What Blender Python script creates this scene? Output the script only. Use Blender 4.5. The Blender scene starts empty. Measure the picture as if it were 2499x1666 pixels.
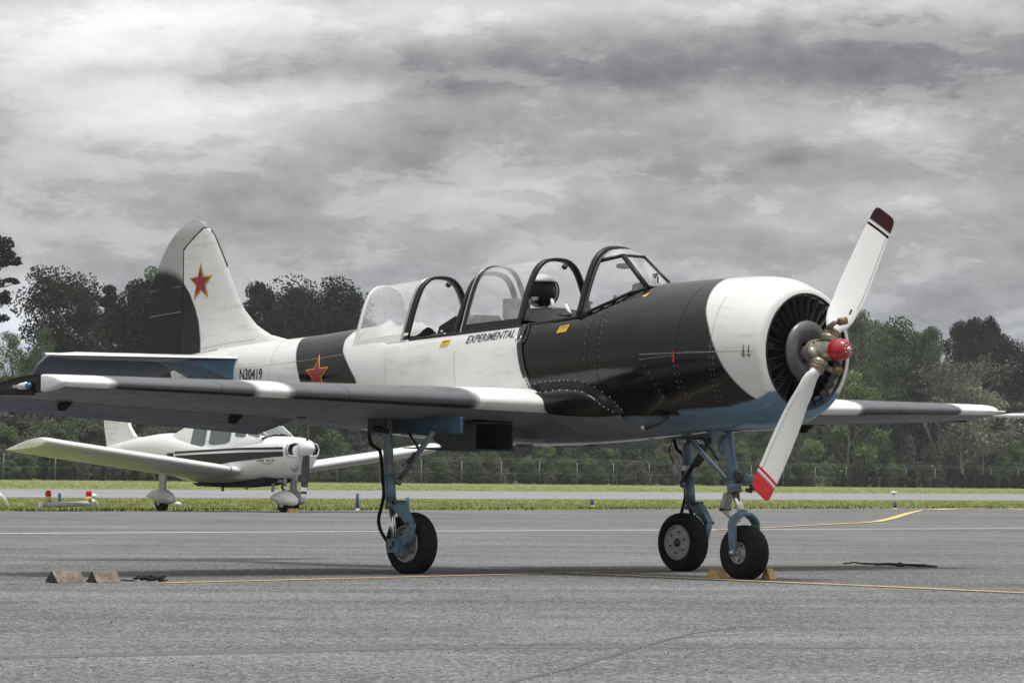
import bpy, bmesh, math, random
import numpy as np
from mathutils import Vector, Matrix
from mathutils.bvhtree import BVHTree
PI=math.pi; R=math.radians
sc=bpy.context.scene; COL=sc.collection
random.seed(7); np.random.seed(7)

# ---------------------------------------------------------------- camera
CAM=Vector((22.1247,-23.5908,0.7692)); YAW,PITCH,ROLL=2.395462,0.026037,0.0113113
FPX=11610.4; CX,CY=1249.5,833.0
Fw=Vector((math.cos(YAW)*math.cos(PITCH),math.sin(YAW)*math.cos(PITCH),math.sin(PITCH)))
r0=Vector((math.sin(YAW),-math.cos(YAW),0)); u0=r0.cross(Fw)
Rt=r0*math.cos(ROLL)+u0*math.sin(ROLL); Up=-r0*math.sin(ROLL)+u0*math.cos(ROLL)
cd=bpy.data.cameras.new('camera'); cam=bpy.data.objects.new('camera',cd); COL.objects.link(cam)
cd.sensor_width=36; cd.lens=36*FPX/2499; cd.clip_start=.5; cd.clip_end=9000
m=Matrix((Rt,Up,-Fw)).transposed().to_4x4(); m.translation=CAM; cam.matrix_world=m
sc.camera=cam
FH=Vector((math.cos(YAW),math.sin(YAW),0)); RH=Vector((math.sin(YAW),-math.cos(YAW),0))

# ---------------------------------------------------------------- sun and sky
sc.view_settings.view_transform='Standard'; sc.view_settings.look='None'
sc.view_settings.exposure=0.0; sc.view_settings.gamma=1.0; sc.view_settings.use_curve_mapping=False
SUN_DIR=(-FH*.16+RH*.10+Vector((0,0,.98))).normalized()      # towards the sun
sd=bpy.data.lights.new('sun','SUN'); sd.energy=2.6; sd.angle=R(16); sd.color=(1,.985,.96)
so=bpy.data.objects.new('sun',sd); COL.objects.link(so); so.rotation_euler=SUN_DIR.to_track_quat('Z','Y').to_euler()

class NT:
    def __init__(s,tree): s.t=tree; s.n=tree.nodes; s.l=tree.links
    def new(s,k,**kw):
        n=s.n.new(k)
        for a,b in kw.items(): setattr(n,a,b)
        return n
    def put(s,sock,v):
        if v is None: return
        if isinstance(v,bpy.types.NodeSocket): s.l.new(v,sock)
        else:
            if hasattr(sock.default_value,'__len__') and not hasattr(v,'__len__'): v=(v,)*len(sock.default_value)
            if hasattr(sock.default_value,'__len__') and len(sock.default_value)==4 and len(v)==3: v=(*v,1)
            sock.default_value=v
    def math(s,op,a,b=None,c=None,clamp=False):
        n=s.new('ShaderNodeMath',operation=op,use_clamp=clamp)
        s.put(n.inputs[0],a); s.put(n.inputs[1],b)
        if c is not None: s.put(n.inputs[2],c)
        return n.outputs[0]
    def vmath(s,op,a,b=None):
        n=s.new('ShaderNodeVectorMath',operation=op); s.put(n.inputs[0],a)
        if b is not None: s.put(n.inputs[1],b)
        return n.outputs['Value'] if op in('DOT_PRODUCT','LENGTH') else n.outputs[0]
    def mix(s,f,a,b,blend='MIX'):
        n=s.new('ShaderNodeMix',data_type='RGBA',blend_type=blend)
        s.put(n.inputs[0],f); s.put(n.inputs[6],a); s.put(n.inputs[7],b); return n.outputs[2]
    def rng(s,v,a,b,c=0,d=1,smooth=True):
        n=s.new('ShaderNodeMapRange',interpolation_type='SMOOTHSTEP' if smooth else 'LINEAR')
        for i,q in enumerate((v,a,b,c,d)): s.put(n.inputs[i],q)
        return n.outputs[0]
    def noise(s,vec,scale,detail=3,rough=.55,dist=0,col=False):
        n=s.new('ShaderNodeTexNoise'); s.put(n.inputs['Vector'],vec); n.inputs['Scale'].default_value=scale
        n.inputs['Detail'].default_value=detail; n.inputs['Roughness'].default_value=rough; n.inputs['Distortion'].default_value=dist
        return n.outputs['Color' if col else 'Fac']
    def ramp(s,v,stops,mode='LINEAR'):
        n=s.new('ShaderNodeValToRGB'); e=n.color_ramp; e.interpolation=mode
        while len(e.elements)<len(stops): e.elements.new(.5)
        for el,(p,c) in zip(e.elements,sorted(stops,key=lambda q:q[0])):
            el.position=p; el.color=(c,c,c,1) if not hasattr(c,'__len__') else (*c[:3],1)
        s.put(n.inputs[0],v); return n.outputs[0]
    def sep(s,v):
        n=s.new('ShaderNodeSeparateXYZ'); s.put(n.inputs[0],v); return n.outputs
    def comb(s,x,y,z):
        n=s.new('ShaderNodeCombineXYZ')
        for i,q in enumerate((x,y,z)): s.put(n.inputs[i],q)
        return n.outputs[0]

world=bpy.data.worlds.new('World'); sc.world=world; world.use_nodes=True
W=NT(world.node_tree); W.n.clear()
bg=W.new('ShaderNodeBackground'); wo=W.new('ShaderNodeOutputWorld'); W.l.new(bg.outputs[0],wo.inputs[0])
tc=W.new('ShaderNodeTexCoord'); D=tc.outputs['Generated']
# angles: azimuth from the mean view heading (right positive) and elevation, in degrees
fx=W.vmath('DOT_PRODUCT',D,tuple(FH)); rx=W.vmath('DOT_PRODUCT',D,tuple(RH)); dz=W.sep(D)[2]
az=W.math('MULTIPLY',W.math('ARCTAN2',rx,fx),180/PI); el=W.math('MULTIPLY',W.math('ARCSINE',dz),180/PI)
# cloud detail: noise on the direction itself, squeezed vertically as layered stratus is near the horizon
def stretched(kh,kv,off=0):
    s=W.sep(D); return W.comb(W.math('MULTIPLY',s[0],kh),W.math('MULTIPLY',s[1],kh),W.math('ADD',W.math('MULTIPLY',s[2],kv),off))
warp=W.noise(stretched(9,22,3.1),1.0,3,.5)
elw=W.math('ADD',el,W.math('ADD',W.math('MULTIPLY',W.math('SUBTRACT',warp,.5),.9),W.math('MULTIPLY',W.math('SUBTRACT',W.noise(stretched(38,70,2.2),1.0,6,.6),.5),.75)))
wv=W.noise(stretched(60,150,7.7),1.0,4,.6,0,True)
def warped(kh,kv,off,amt): return W.vmath('ADD',stretched(kh,kv,off),W.vmath('MULTIPLY',W.vmath('SUBTRACT',wv,(.5,.5,.5)),(amt,amt,amt)))
big=W.noise(warped(12,42,1.7,.25),1.0,6,.55)
mid=W.noise(warped(34,105,5.3,.6),1.0,8,.62)
fine=W.noise(stretched(120,230,9.3),1.0,8,.68)
val=W.math('MULTIPLY',W.math('SUBTRACT',big,.5),.50)
val=W.math('ADD',val,W.math('MULTIPLY',W.math('SUBTRACT',mid,.5),.50))
# billow edges: a bright rim that falls off into the darker cloud base
edge=W.rng(W.math('ADD',mid,W.math('MULTIPLY',W.math('SUBTRACT',big,.5),.8)),.47,.56,0,1)
val=W.math('ADD',val,W.math('MULTIPLY',W.math('SUBTRACT',edge,.5),.085))
val=W.math('ADD',val,W.math('MULTIPLY',W.math('SUBTRACT',fine,.5),.26))
# the larger banks: (az, el, half width, half height, strength)
BANKS=[(-5.2,5.25,2.3,.75,.55),(-1.0,5.55,3.4,.32,.42),(3.6,5.6,2.6,.25,.22),(-4.9,4.66,.9,.13,-0.16),(-3.7,4.70,1.2,.20,-0.19),(-1.6,4.85,1.7,.32,-0.21),(1.2,4.62,1.9,.30,-0.20),(4.6,4.80,2.2,.45,-0.20),(6.3,4.3,1.2,.5,-0.14),
(-3.3,4.22,1.8,.40,.36),(-4.9,4.1,1.2,.35,.12),(3.2,4.22,1.9,.26,.20),(4.9,4.12,.8,.22,.22),(.1,4.0,1.4,.16,-0.05),(-1.12,3.50,.40,.11,-0.15),(3.4,3.82,.45,.20,-0.12),(1.7,3.42,1.9,.12,-0.09),(.2,3.15,1.5,.25,.14),(4.6,3.15,1.3,.20,.18),(3.2,2.85,.9,.16,.14),
(-4.6,3.4,1.6,.35,.04),(-.4,2.6,1.8,.2,.05),(-4.3,2.5,1.8,.35,.03),(-6.0,1.75,.8,.55,.50),(3.6,1.9,2.6,.5,-0.03),(-1.5,2.2,1.8,.3,-0.05)]
for a,e,sa,se,k in BANKS:
    da=W.math('MULTIPLY',W.math('SUBTRACT',az,a),1/sa); de=W.math('MULTIPLY',W.math('SUBTRACT',elw,e),1/se)
    q=W.math('ADD',W.math('MULTIPLY',da,da),W.math('MULTIPLY',de,de))
    val=W.math('ADD',val,W.math('MULTIPLY',W.math('EXPONENT',W.math('MULTIPLY',q,-1)),k))
lum=W.math('MULTIPLY_ADD',val,.80,.452)
lum=W.math('SMOOTH_MAX',lum,.16,.16)
grad=W.rng(el,6.0,70,1.0,2.7,True)       # an overcast sky brightens towards the zenith
lum=W.math('MULTIPLY',lum,grad)
tint=W.mix(W.rng(lum,.15,.55),(.965,.98,1.03),(1.0,1.0,.99))
tint=W.mix(W.rng(elw,1.2,3.0,1,0),tint,(.93,.965,1.07))
cloud=W.mix(1.0,tint,W.comb(lum,lum,lum),'MULTIPLY')
sky=W.new('ShaderNodeTexSky',sky_type='NISHITA'); sky.sun_disc=False
sky.sun_elevation=math.asin(SUN_DIR.z); sky.sun_rotation=math.atan2(SUN_DIR.x,SUN_DIR.y)
skyd=W.mix(1.0,sky.outputs[0],(.10,.10,.10),'MULTIPLY')
tot=W.mix(.05,cloud,skyd)
W.l.new(tot,bg.inputs[0]); bg.inputs[1].default_value=1.0

# ---------------------------------------------------------------- materials
def mat(name,col,rough=.5,metal=0,coat=0,var=.0,vscale=6,bump=0,bscale=60,spec=.5,dirt=None,emit=None,object_random=0):
    m_=bpy.data.materials.new(name); m_.use_nodes=True; T=NT(m_.node_tree); b=T.n['Principled BSDF']
    b.inputs['Roughness'].default_value=rough; b.inputs['Metallic'].default_value=metal
    b.inputs['Coat Weight'].default_value=coat; b.inputs['Coat Roughness'].default_value=.06; b.inputs['Specular IOR Level'].default_value=spec
    co=T.new('ShaderNodeTexCoord').outputs['Object']; c=col if isinstance(col,bpy.types.NodeSocket) else (*col,1)
    if callable(col): pass
    if var:
        n=T.noise(co,vscale,5,.6); f=T.rng(n,.3,.7,1-var,1+var,False); c=T.mix(1.0,c,T.comb(f,f,f),'MULTIPLY')
        r=T.rng(T.noise(co,vscale*2.3,4),.3,.7,rough*.8,min(1,rough*1.25),False); T.put(b.inputs['Roughness'],r)
    if dirt:
        n=T.noise(co,dirt[1],6,.7); c=T.mix(T.rng(n,.52,.75,0,dirt[2]),c,dirt[0])
    if object_random:
        oi=T.new('ShaderNodeObjectInfo').outputs['Random']; f=T.rng(oi,0,1,1-object_random,1+object_random,False)
        c=T.mix(1.0,c,T.comb(f,f,f),'MULTIPLY')
    T.put(b.inputs['Base Color'],c)
    if bump:
        bn=T.new('ShaderNodeBump'); bn.inputs['Strength'].default_value=bump; bn.inputs['Distance'].default_value=.01
        T.put(bn.inputs['Height'],T.noise(co,bscale,4)); T.l.new(bn.outputs[0],b.inputs['Normal'])
    m_['nt']=1; return m_
WHITE=(.74,.745,.725); BLACK=(.005,.005,.0055); BLUE=(.125,.225,.325)
M={}
M['white']=mat('white_paint',WHITE,.32,coat=.35,var=.05,vscale=3,dirt=((.45,.43,.38),2.2,.25))
M['black']=mat('black_paint',(.006,.006,.007),.20,coat=0,var=.15,vscale=4,spec=.42)
M['frame']=mat('black_canopy_frame',(.010,.010,.011),.38,var=.1,spec=.35)
M['blue']=mat('blue_paint',BLUE,.35,coat=.3,var=.14,vscale=5,dirt=((.10,.13,.15),7,.5))
M['under']=mat('underside_blue_grey',(.175,.195,.215),.5,coat=0,var=.10,vscale=3,dirt=((.13,.12,.11),3.5,.5),bump=.15,bscale=9)
M['navy']=mat('dark_underside',(.085,.105,.145),.45,coat=.05,var=.1,vscale=4)
M['gearblue']=mat('gear_blue_paint',(.105,.190,.255),.38,coat=.25,var=.22,vscale=12,dirt=((.07,.07,.075),9,.7))
M['geargrey']=mat('gear_grey_paint',(.15,.18,.205),.42,coat=.15,var=.2,vscale=12,dirt=((.05,.05,.05),10,.6))
M['darkmetal']=mat('dark_metal',(.06,.06,.06),.42,metal=.6,var=.2,vscale=20)
M['steel']=mat('worn_steel',(.42,.41,.39),.38,metal=.85,var=.2,vscale=18)
M['chrome']=mat('chrome_piston',(.78,.78,.78),.13,metal=1.0)
M['brass']=mat('bronze_hub',(.37,.35,.28),.36,metal=.45,var=.2,vscale=14,dirt=((.22,.18,.12),12,.7))
M['brass_dark']=mat('worn_bronze',(.24,.18,.09),.45,metal=.5,var=.3,vscale=20)
M['red']=mat('red_paint',(.40,.012,.018),.3,coat=.5,var=.06,vscale=20)
M['tipred']=mat('bright_red_paint',(.60,.008,.014),.35,coat=.3,var=.05,vscale=20)
M['maroon']=mat('dark_maroon_tip',(.032,.003,.005),.55,coat=0,spec=.25)  # same tip paint as the lower blade, given a darker tone
M['starred']=mat('star_red',(.27,.010,.014),.4,coat=.3,var=.05)
M['yellow']=mat('star_yellow',(.78,.50,.035),.45)
M['placard']=mat('placard_yellow',(.80,.52,.03),.5,var=.05,vscale=30)
M['ink']=mat('lettering_black',(.035,.035,.04),.45)
M['rubber']=mat('tyre_rubber',(.013,.0125,.012),.75,spec=.2,var=.25,vscale=25,bump=.2,bscale=90,dirt=((.06,.055,.05),5,.35))
M['rim']=mat('wheel_hub_metal',(.46,.45,.43),.5,metal=.3,var=.2,vscale=22,dirt=((.14,.13,.11),16,.6))
M['cavity']=mat('dark_interior',(.010,.010,.010),.85)
M['leather']=mat('black_leather',(.013,.013,.013),.55,bump=.3,bscale=30,var=.3,vscale=15)
M['greypad']=mat('grey_padding',(.095,.10,.105),.8,var=.1,vscale=12)
M['prop']=mat('propeller_white',(.80,.80,.785),.33,coat=.3,var=.03,vscale=8,dirt=((.52,.50,.44),9,.3))
M['silver']=mat('silver_stripe',(.45,.45,.46),.4,metal=.5)
M['vane']=mat('shutter_vane',(.026,.0255,.025),.38,metal=.4,var=.3,vscale=30)
M['disc']=mat('shutter_disc',(.14,.14,.145),.42,metal=.3,var=.2,vscale=8)
M['cloth']=mat('white_cloth',(.75,.75,.73),.9,bump=.4,bscale=12)
M['wood']=mat('weathered_wood',(.22,.185,.15),.85,var=.5,vscale=16,bump=.5,bscale=40,dirt=((.07,.06,.05),9,.8))
M['ywood']=mat('yellow_painted_wood',(.55,.36,.15),.8,var=.3,vscale=20,bump=.3,bscale=40,dirt=((.16,.10,.06),12,.9))
M['rope']=mat('black_rope',(.022,.021,.020),.9,var=.5,vscale=60,bump=.8,bscale=200)
M['rivet']=mat('rivet_metal',(.62,.62,.62),.3,metal=.8)
M['seam']=mat('panel_gap',(.03,.03,.03),.8)
M['seamgrey']=mat('panel_gap_light',(.33,.33,.32),.7)
M['bluepost']=mat('blue_marker',(.025,.055,.17),.6,var=.2,vscale=4)
M['whiteplastic']=mat('white_plastic',(.75,.75,.75),.5,var=.08,vscale=3)
M['redlamp']=mat('red_lens',(.62,.02,.015),.25)
M['amber']=mat('amber_base',(.75,.55,.22),.5)
M['cwhite']=mat('light_aircraft_white',(.80,.805,.80),.3,coat=.4,var=.03,vscale=2)
M['cunder']=mat('light_aircraft_white_shaded',(.47,.47,.465),.4,coat=.1,var=.06,vscale=3)  # white paint darkened: underside shade put into the colour
M['cblack']=mat('light_aircraft_stripe',(.010,.013,.011),.3,coat=0,spec=.35)
M['cfan']=mat('dark_propeller',(.055,.055,.058),.5)
M['post']=mat('galvanised_post',(.22,.225,.225),.6,metal=.2)
M['wire']=mat('chain_link',(.24,.25,.25),.6)
M['gravel']=mat('pale_wall',(.25,.25,.24),.9,var=.22,vscale=.9,bump=.3,bscale=4)
def glassmat(name,tint,milk,fres=1.45,gl=.03):  # milk: white veil for hazy glass, also standing in for sky reflection
    m_=bpy.data.materials.new(name); m_.use_nodes=True; T=NT(m_.node_tree); T.n.clear()
    o=T.new('ShaderNodeOutputMaterial'); tr=T.new('ShaderNodeBsdfTransparent'); tr.inputs[0].default_value=(*tint,1)
    g=T.new('ShaderNodeBsdfGlossy'); g.inputs['Roughness'].default_value=gl; g.inputs[0].default_value=(1,1,1,1)
    d=T.new('ShaderNodeBsdfTranslucent'); d.inputs[0].default_value=(.9,.9,.9,1); df=T.new('ShaderNodeBsdfDiffuse'); df.inputs[0].default_value=(.9,.9,.9,1)
    lw=T.new('ShaderNodeLayerWeight'); lw.inputs[0].default_value=.5; frs=T.math('MULTIPLY_ADD',T.math('POWER',lw.outputs['Facing'],4.0),.55,(fres-1)**2/(fres+1)**2*1.6)
    dm=T.new('ShaderNodeMixShader'); dm.inputs[0].default_value=.5; T.l.new(d.outputs[0],dm.inputs[1]); T.l.new(df.outputs[0],dm.inputs[2])
    co=T.new('ShaderNodeTexCoord').outputs['Object']
    a=T.new('ShaderNodeMixShader'); T.put(a.inputs[0],T.rng(T.noise(co,3.2,4),.3,.72,milk*.45,milk*1.7,False))
    T.l.new(tr.outputs[0],a.inputs[1]); T.l.new(dm.outputs[0],a.inputs[2])
    b=T.new('ShaderNodeMixShader'); T.put(b.inputs[0],frs); T.l.new(a.outputs[0],b.inputs[1]); T.l.new(g.outputs[0],b.inputs[2])
    T.l.new(b.outputs[0],o.inputs[0]); return m_
M['canopy']=glassmat('canopy_perspex',(1,1,1),.30,1.42)
M['screen']=glassmat('windscreen_glass',(1,1,1),.12,1.3)
M['frontpane']=glassmat('front_pane_painted_sheen',(1,1,1),.62,1.5)  # sky reflection painted as a strong white veil in the pane
M['scoop']=mat('scoop_grey',(.045,.052,.060),.5,var=.2,vscale=10,dirt=((.02,.02,.02),8,.6))
M['doorblue']=mat('leg_door_paint',(.045,.095,.145),.45,var=.3,vscale=5,dirt=((.03,.04,.05),6,.8))
M['cabin']=mat('cabin_window',(.10,.125,.122),.08,coat=.6,var=.1,vscale=2)
M['lens']=glassmat('lamp_lens',(.7,.72,.72),.2,1.5)
M['bluelens']=mat('blue_lens',(.02,.10,.30),.1,coat=1)

def curve_mask(T,coord,pts,lo,hi,vlo,vhi):
    """value of a piecewise curve v(coord): coord spans lo..hi, values vlo..vhi"""
    t=T.rng(coord,lo,hi,0,1,False)
    r=T.ramp(t,[((c-lo)/(hi-lo),(v-vlo)/(vhi-vlo)) for c,v in pts])
    return T.math('MULTIPLY_ADD',r,vhi-vlo,vlo)
def paint(name,build,rough=.30,coat=.45):
    m_=bpy.data.materials.new(name); m_.use_nodes=True; T=NT(m_.node_tree); b=T.n['Principled BSDF']
    co=T.new('ShaderNodeTexCoord').outputs['Object']; s=T.sep(co)
    jit=T.math('MULTIPLY',T.math('SUBTRACT',T.noise(co,9,4),.5),.03)
    c=build(T,s[0],s[1],s[2],jit)
    n=T.noise(co,3,5,.6); f=T.rng(n,.3,.7,.94,1.05,False); c=T.mix(1.0,c,T.comb(f,f,f),'MULTIPLY')
    st=T.noise(T.comb(T.math('MULTIPLY',s[0],1.5),T.math('MULTIPLY',s[1],3),T.math('MULTIPLY',s[2],9)),2.0,6,.7)
    c=T.mix(T.rng(st,.5,.75,0,.9),c,T.mix(1.0,c,(.80,.77,.70,1),'MULTIPLY'))
    T.put(b.inputs['Base Color'],c); T.put(b.inputs['Roughness'],T.rng(T.noise(co,6,4),.3,.7,rough*.85,rough*1.3,False))
    b.inputs['Coat Weight'].default_value=coat; b.inputs['Coat Roughness'].default_value=.07; b.inputs['Specular IOR Level'].default_value=.5
    bn=T.new('ShaderNodeBump'); bn.inputs['Strength'].default_value=.28; bn.inputs['Distance'].default_value=.010
    T.put(bn.inputs['Height'],T.noise(T.comb(T.math('MULTIPLY',s[0],3.2),T.math('MULTIPLY',s[1],4),T.math('MULTIPLY',s[2],5)),1.0,2)); T.l.new(bn.outputs[0],b.inputs['Normal'])
    return m_
def cmix(T,f,a,b): return T.mix(f,a if isinstance(a,bpy.types.NodeSocket) else (*a,1),b if isinstance(b,bpy.types.NodeSocket) else (*b,1))
def soft(T,a,b,w=.010): return T.rng(T.math('SUBTRACT',a,b),-w,w)
def fus_paint(T,x,y,z,j):
    c=(*WHITE,)
    L=curve_mask(T,z,[(1.2,-5.41),(1.376,-5.424),(1.442,-5.448),(1.579,-5.53),(1.652,-5.577),(1.716,-5.635),(1.76,-5.66)],1.0,2.2,-6,-4)
    Q=curve_mask(T,z,[(1.1,-4.55),(1.375,-4.697),(1.416,-4.721),(1.524,-4.826),(1.611,-4.92),(1.694,-4.967),(1.758,-4.967),(1.8,-4.94)],1.0,2.2,-6,-4)
    band=T.math('MULTIPLY',soft(T,x,L),soft(T,Q,x))
    c=cmix(T,band,c,BLACK)
    S=curve_mask(T,z,[(1.0,-2.60),(1.317,-2.704),(1.46,-2.775),(1.757,-2.892),(1.9,-2.93)],1.0,2.2,-4,-2)
    c=cmix(T,soft(T,x,S,.004),c,BLACK)
    return cmix(T,soft(T,T.math('ADD',z,j),1.125,.012),cmix(T,T.rng(x,-2.0,-1.4),(.165,.19,.215),(.11,.19,.26)),c)  # belly blue greyed rearwards, its shade put into the colour
def cowl_paint(T,x,y,z,j):
    C=curve_mask(T,z,[(1.0,-.40),(1.24,-.538),(1.274,-.573),(1.349,-.635),(1.456,-.71),(1.593,-.785),(1.73,-.863),(1.85,-.948),(1.937,-.995),(2.058,-1.061),(2.10,-1.10)],1.0,2.2,-2,0)
    c=cmix(T,soft(T,x,C,.012),BLACK,WHITE)
    B=curve_mask(T,x,[(-1.75,1.135),(-1.181,1.172),(-.797,1.188),(-.538,1.24),(-.425,1.299),(-.38,1.33)],-1.8,-.2,1,1.5)
    return cmix(T,soft(T,z,B,.012),cmix(T,T.rng(x,-1.75,-.8),(.115,.165,.21),BLUE),c)  # cowl blue fades to grey aft: shadow tone put into the paint
def fin_paint(T,x,y,z,j):
    C=curve_mask(T,z,[(1.5,-6.90),(1.616,-6.93),(1.735,-6.946),(1.868,-6.98),(1.97,-7.026),(2.093,-7.10),(2.2,-7.20),(2.3,-7.32)],1.4,2.7,-8,-6)
    return cmix(T,soft(T,x,C,.012),BLACK,WHITE)
def rud_paint(T,x,y,z,j):
    C=curve_mask(T,x,[(-7.7,2.27),(-7.5,2.285),(-7.4,2.28),(-7.28,2.25),(-7.19,2.2),(-7.0,2.0)],-8,-6.8,1,3)
    return cmix(T,soft(T,z,C,.05),BLACK,(.42,.42,.41))
def wing_paint(T,x,y,z,j,dark=(.105,.108,.118)):
    t=T.rng(T.math('ADD',y,T.math('MULTIPLY',j,1.5)),-5,5,0,1,False)
    def p(v): return (v+5)/10
    e=.0015; st=[(0,1)]
    for v,a,b in ((-4.22,1,0),(-3.05,0,1),(-2.78,1,0),(-1.20,0,1),(2.88,1,0),(4.12,0,1)):
        st+= [(p(v)-e,a),(p(v)+e,b)]
    f=T.ramp(t,st); return cmix(T,f,dark,(.86,.86,.855))
M['fus']=paint('fuselage_camouflage',fus_paint,.11,0); M['cowl']=paint('cowling_camouflage',cowl_paint,.11,0)
M['fin']=paint('fin_camouflage',fin_paint,.28,0); M['rud']=paint('rudder_camouflage',rud_paint,.42,0); M['wing']=paint('wing_camouflage',wing_paint,.34,.15); M['wingshade']=paint('wing_camouflage_painted_shade',lambda *a:wing_paint(*a,dark=(.008,.008,.009)),.4,0)  # last one: shading where the nose curves under, painted as black

def leafmat(name,c1,c2,trans=.25):
    m_=bpy.data.materials.new(name); m_.use_nodes=True; T=NT(m_.node_tree); T.n.clear(); o=T.new('ShaderNodeOutputMaterial')
    oi=T.new('ShaderNodeObjectInfo'); g=T.new('ShaderNodeNewGeometry')
    n=T.noise(g.outputs['Position'],.55,3); f=T.math('ADD',T.math('MULTIPLY',n,.8),T.math('MULTIPLY',oi.outputs['Random'],.45))
    ri=g.outputs['Random Per Island']
    f=T.math('ADD',f,T.math('MULTIPLY',T.math('SUBTRACT',ri,.5),.5))
    c=T.mix(T.rng(f,.3,.95),(*c1,1),(*c2,1))
    d=T.new('ShaderNodeBsdfDiffuse'); t=T.new('ShaderNodeBsdfTranslucent'); T.l.new(c,d.inputs[0]); T.l.new(c,t.inputs[0])
    mx=T.new('ShaderNodeMixShader'); mx.inputs[0].default_value=trans; T.l.new(d.outputs[0],mx.inputs[1]); T.l.new(t.outputs[0],mx.inputs[2]); T.l.new(mx.outputs[0],o.inputs[0])
    return m_
M['leaf_dark']=leafmat('dark_foliage',(.018,.024,.017),(.045,.056,.034))
M['leaf_mid']=leafmat('mid_foliage',(.052,.078,.042),(.140,.180,.088))
M['leaf_bright']=leafmat('spring_foliage',(.095,.135,.055),(.20,.275,.105),.35)
M['leaf_grey']=leafmat('grey_foliage',(.085,.092,.078),(.17,.175,.145))
M['leaf_pale']=leafmat('pale_blossom',(.16,.18,.13),(.34,.36,.28))
M['leaf_brown']=leafmat('bare_brown_twigs',(.085,.080,.068),(.165,.155,.130),.1)
M['bark']=mat('bark',(.075,.068,.060),.9,var=.25,vscale=2)
M['palebark']=mat('pale_bark',(.22,.21,.195),.9,var=.2,vscale=2)
# ---------------------------------------------------------------- mesh helpers
class MB:
    def __init__(s): s.v=[]; s.f=[]; s.mi=[]; s.sm=[]
    def add(s,vs,fs,mi=0,smooth=True):
        k=len(s.v); s.v+= [tuple(map(float,q)) for q in vs]; s.f+= [tuple(i+k for i in q) for q in fs]; s.mi+=[mi]*len(fs); s.sm+=[smooth]*len(fs); return s
    def grid(s,P,mi=0,closed=False,smooth=True,caps=False,flip=False):
        n=len(P); k=len(P[0]); vs=[p for row in P for p in row]; fs=[]
        for i in range(n-1):
            for j in range(k if closed else k-1):
                a=i*k+j; b=i*k+(j+1)%k; q=(a,b,b+k,a+k); fs.append(q[::-1] if flip else q)
        if caps: fs.append(tuple(range(k))[::-1] if not flip else tuple(range(k))); fs.append(tuple((n-1)*k+j for j in range(k)) if not flip else tuple((n-1)*k+j for j in range(k))[::-1])
        return s.add(vs,fs,mi,smooth)
    def box(s,a,b,mi=0):
        (x0,y0,z0),(x1,y1,z1)=a,b
        v=[(x,y,z) for z in(z0,z1) for y in(y0,y1) for x in(x0,x1)]
        return s.add(v,[(0,2,3,1),(4,5,7,6),(0,1,5,4),(2,6,7,3),(0,4,6,2),(1,3,7,5)],mi,False)
    def tube(s,pts,r,n=12,mi=0,caps=True):
        pts=[Vector(p) for p in pts]; rs=r if hasattr(r,'__len__') else [r]*len(pts); rows=[]; up=None
        for i,p in enumerate(pts):
            d=(pts[min(i+1,len(pts)-1)]-pts[max(i-1,0)]).normalized()
            if up is None: up=d.orthogonal().normalized()
            else:
                up=(up-d*up.dot(d)); up=up.normalized() if up.length>1e-6 else d.orthogonal().normalized()
            w=d.cross(up); rows.append([p+(up*math.cos(t)+w*math.sin(t))*rs[i] for t in [2*PI*q/n for q in range(n)]])
        return s.grid(rows,mi,closed=True,caps=caps)
    def lathe(s,prof,c,axis='y',n=40,mi=0,a0=0,a1=2*PI):
        """prof: list of (offset along axis, radius)"""
        rows=[]; full=abs(a1-a0-2*PI)<1e-6; c=Vector(c)
        for o,r in prof:
            row=[]
            for q in range(n if full else n+1):
                t=a0+(a1-a0)*q/n; ca,sa=r*math.cos(t),r*math.sin(t)
                row.append(c+Vector({'x':(o,ca,sa),'y':(ca,o,sa),'z':(ca,sa,o)}[axis]))
            rows.append(row)
        return s.grid(rows,mi,closed=full)
    def prism(s,poly,lo,hi,axis='y',mi=0,bev=0):
        """poly in the plane across axis (x,z for y; y,z for x; x,y for z)"""
        def P(a,b,o): return {'y':(a,o,b),'x':(o,a,b),'z':(a,b,o)}[axis]
        n=len(poly); v=[P(a,b,lo) for a,b in poly]+[P(a,b,hi) for a,b in poly]
        return s.add(v,[tuple(range(n)),tuple(range(2*n-1,n-1,-1))]+[(i,(i+1)%n,(i+1)%n+n,i+n) for i in range(n)],mi,False)
    def build(s,name,mats,parent=None,fix=True,auto=None,merge=True):
        me=bpy.data.meshes.new(name); me.from_pydata(s.v,[],s.f)
        for mm in (mats if isinstance(mats,(list,tuple)) else [mats]): me.materials.append(M[mm] if isinstance(mm,str) else mm)
        me.polygons.foreach_set('material_index',s.mi); me.polygons.foreach_set('use_smooth',s.sm)
        if fix:
            b=bmesh.new(); b.from_mesh(me)
            if merge: bmesh.ops.remove_doubles(b,verts=b.verts,dist=1e-5)
            bmesh.ops.recalc_face_normals(b,faces=b.faces); b.to_mesh(me); b.free()
        if auto is not None:
            me.set_sharp_from_angle(angle=R(auto))
        o=bpy.data.objects.new(name,me); COL.objects.link(o)
        if parent is not None: attach(o,parent)
        return o
def attach(o,parent):
    o.parent=parent
    off=Vector((0,0,0)); q=parent
    while q is not None: off+=q.location; q=q.parent
    o.location=o.location-off
def tag(o,label=None,cat=None,group=None,kind=None):
    if label: o['label']=label
    if cat: o['category']=cat
    if group: o['group']=group
    if kind: o['kind']=kind
    return o
def thing(name,loc,label,cat,group=None):
    o=bpy.data.objects.new(name,None); o.empty_display_size=.2; COL.objects.link(o); o.location=loc; return tag(o,label,cat,group)
def copy_tree(o,parent=None):
    c=o.copy(); COL.objects.link(c); c.parent=parent
    for ch in list(o.children): copy_tree(ch,c)
    return c
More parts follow.
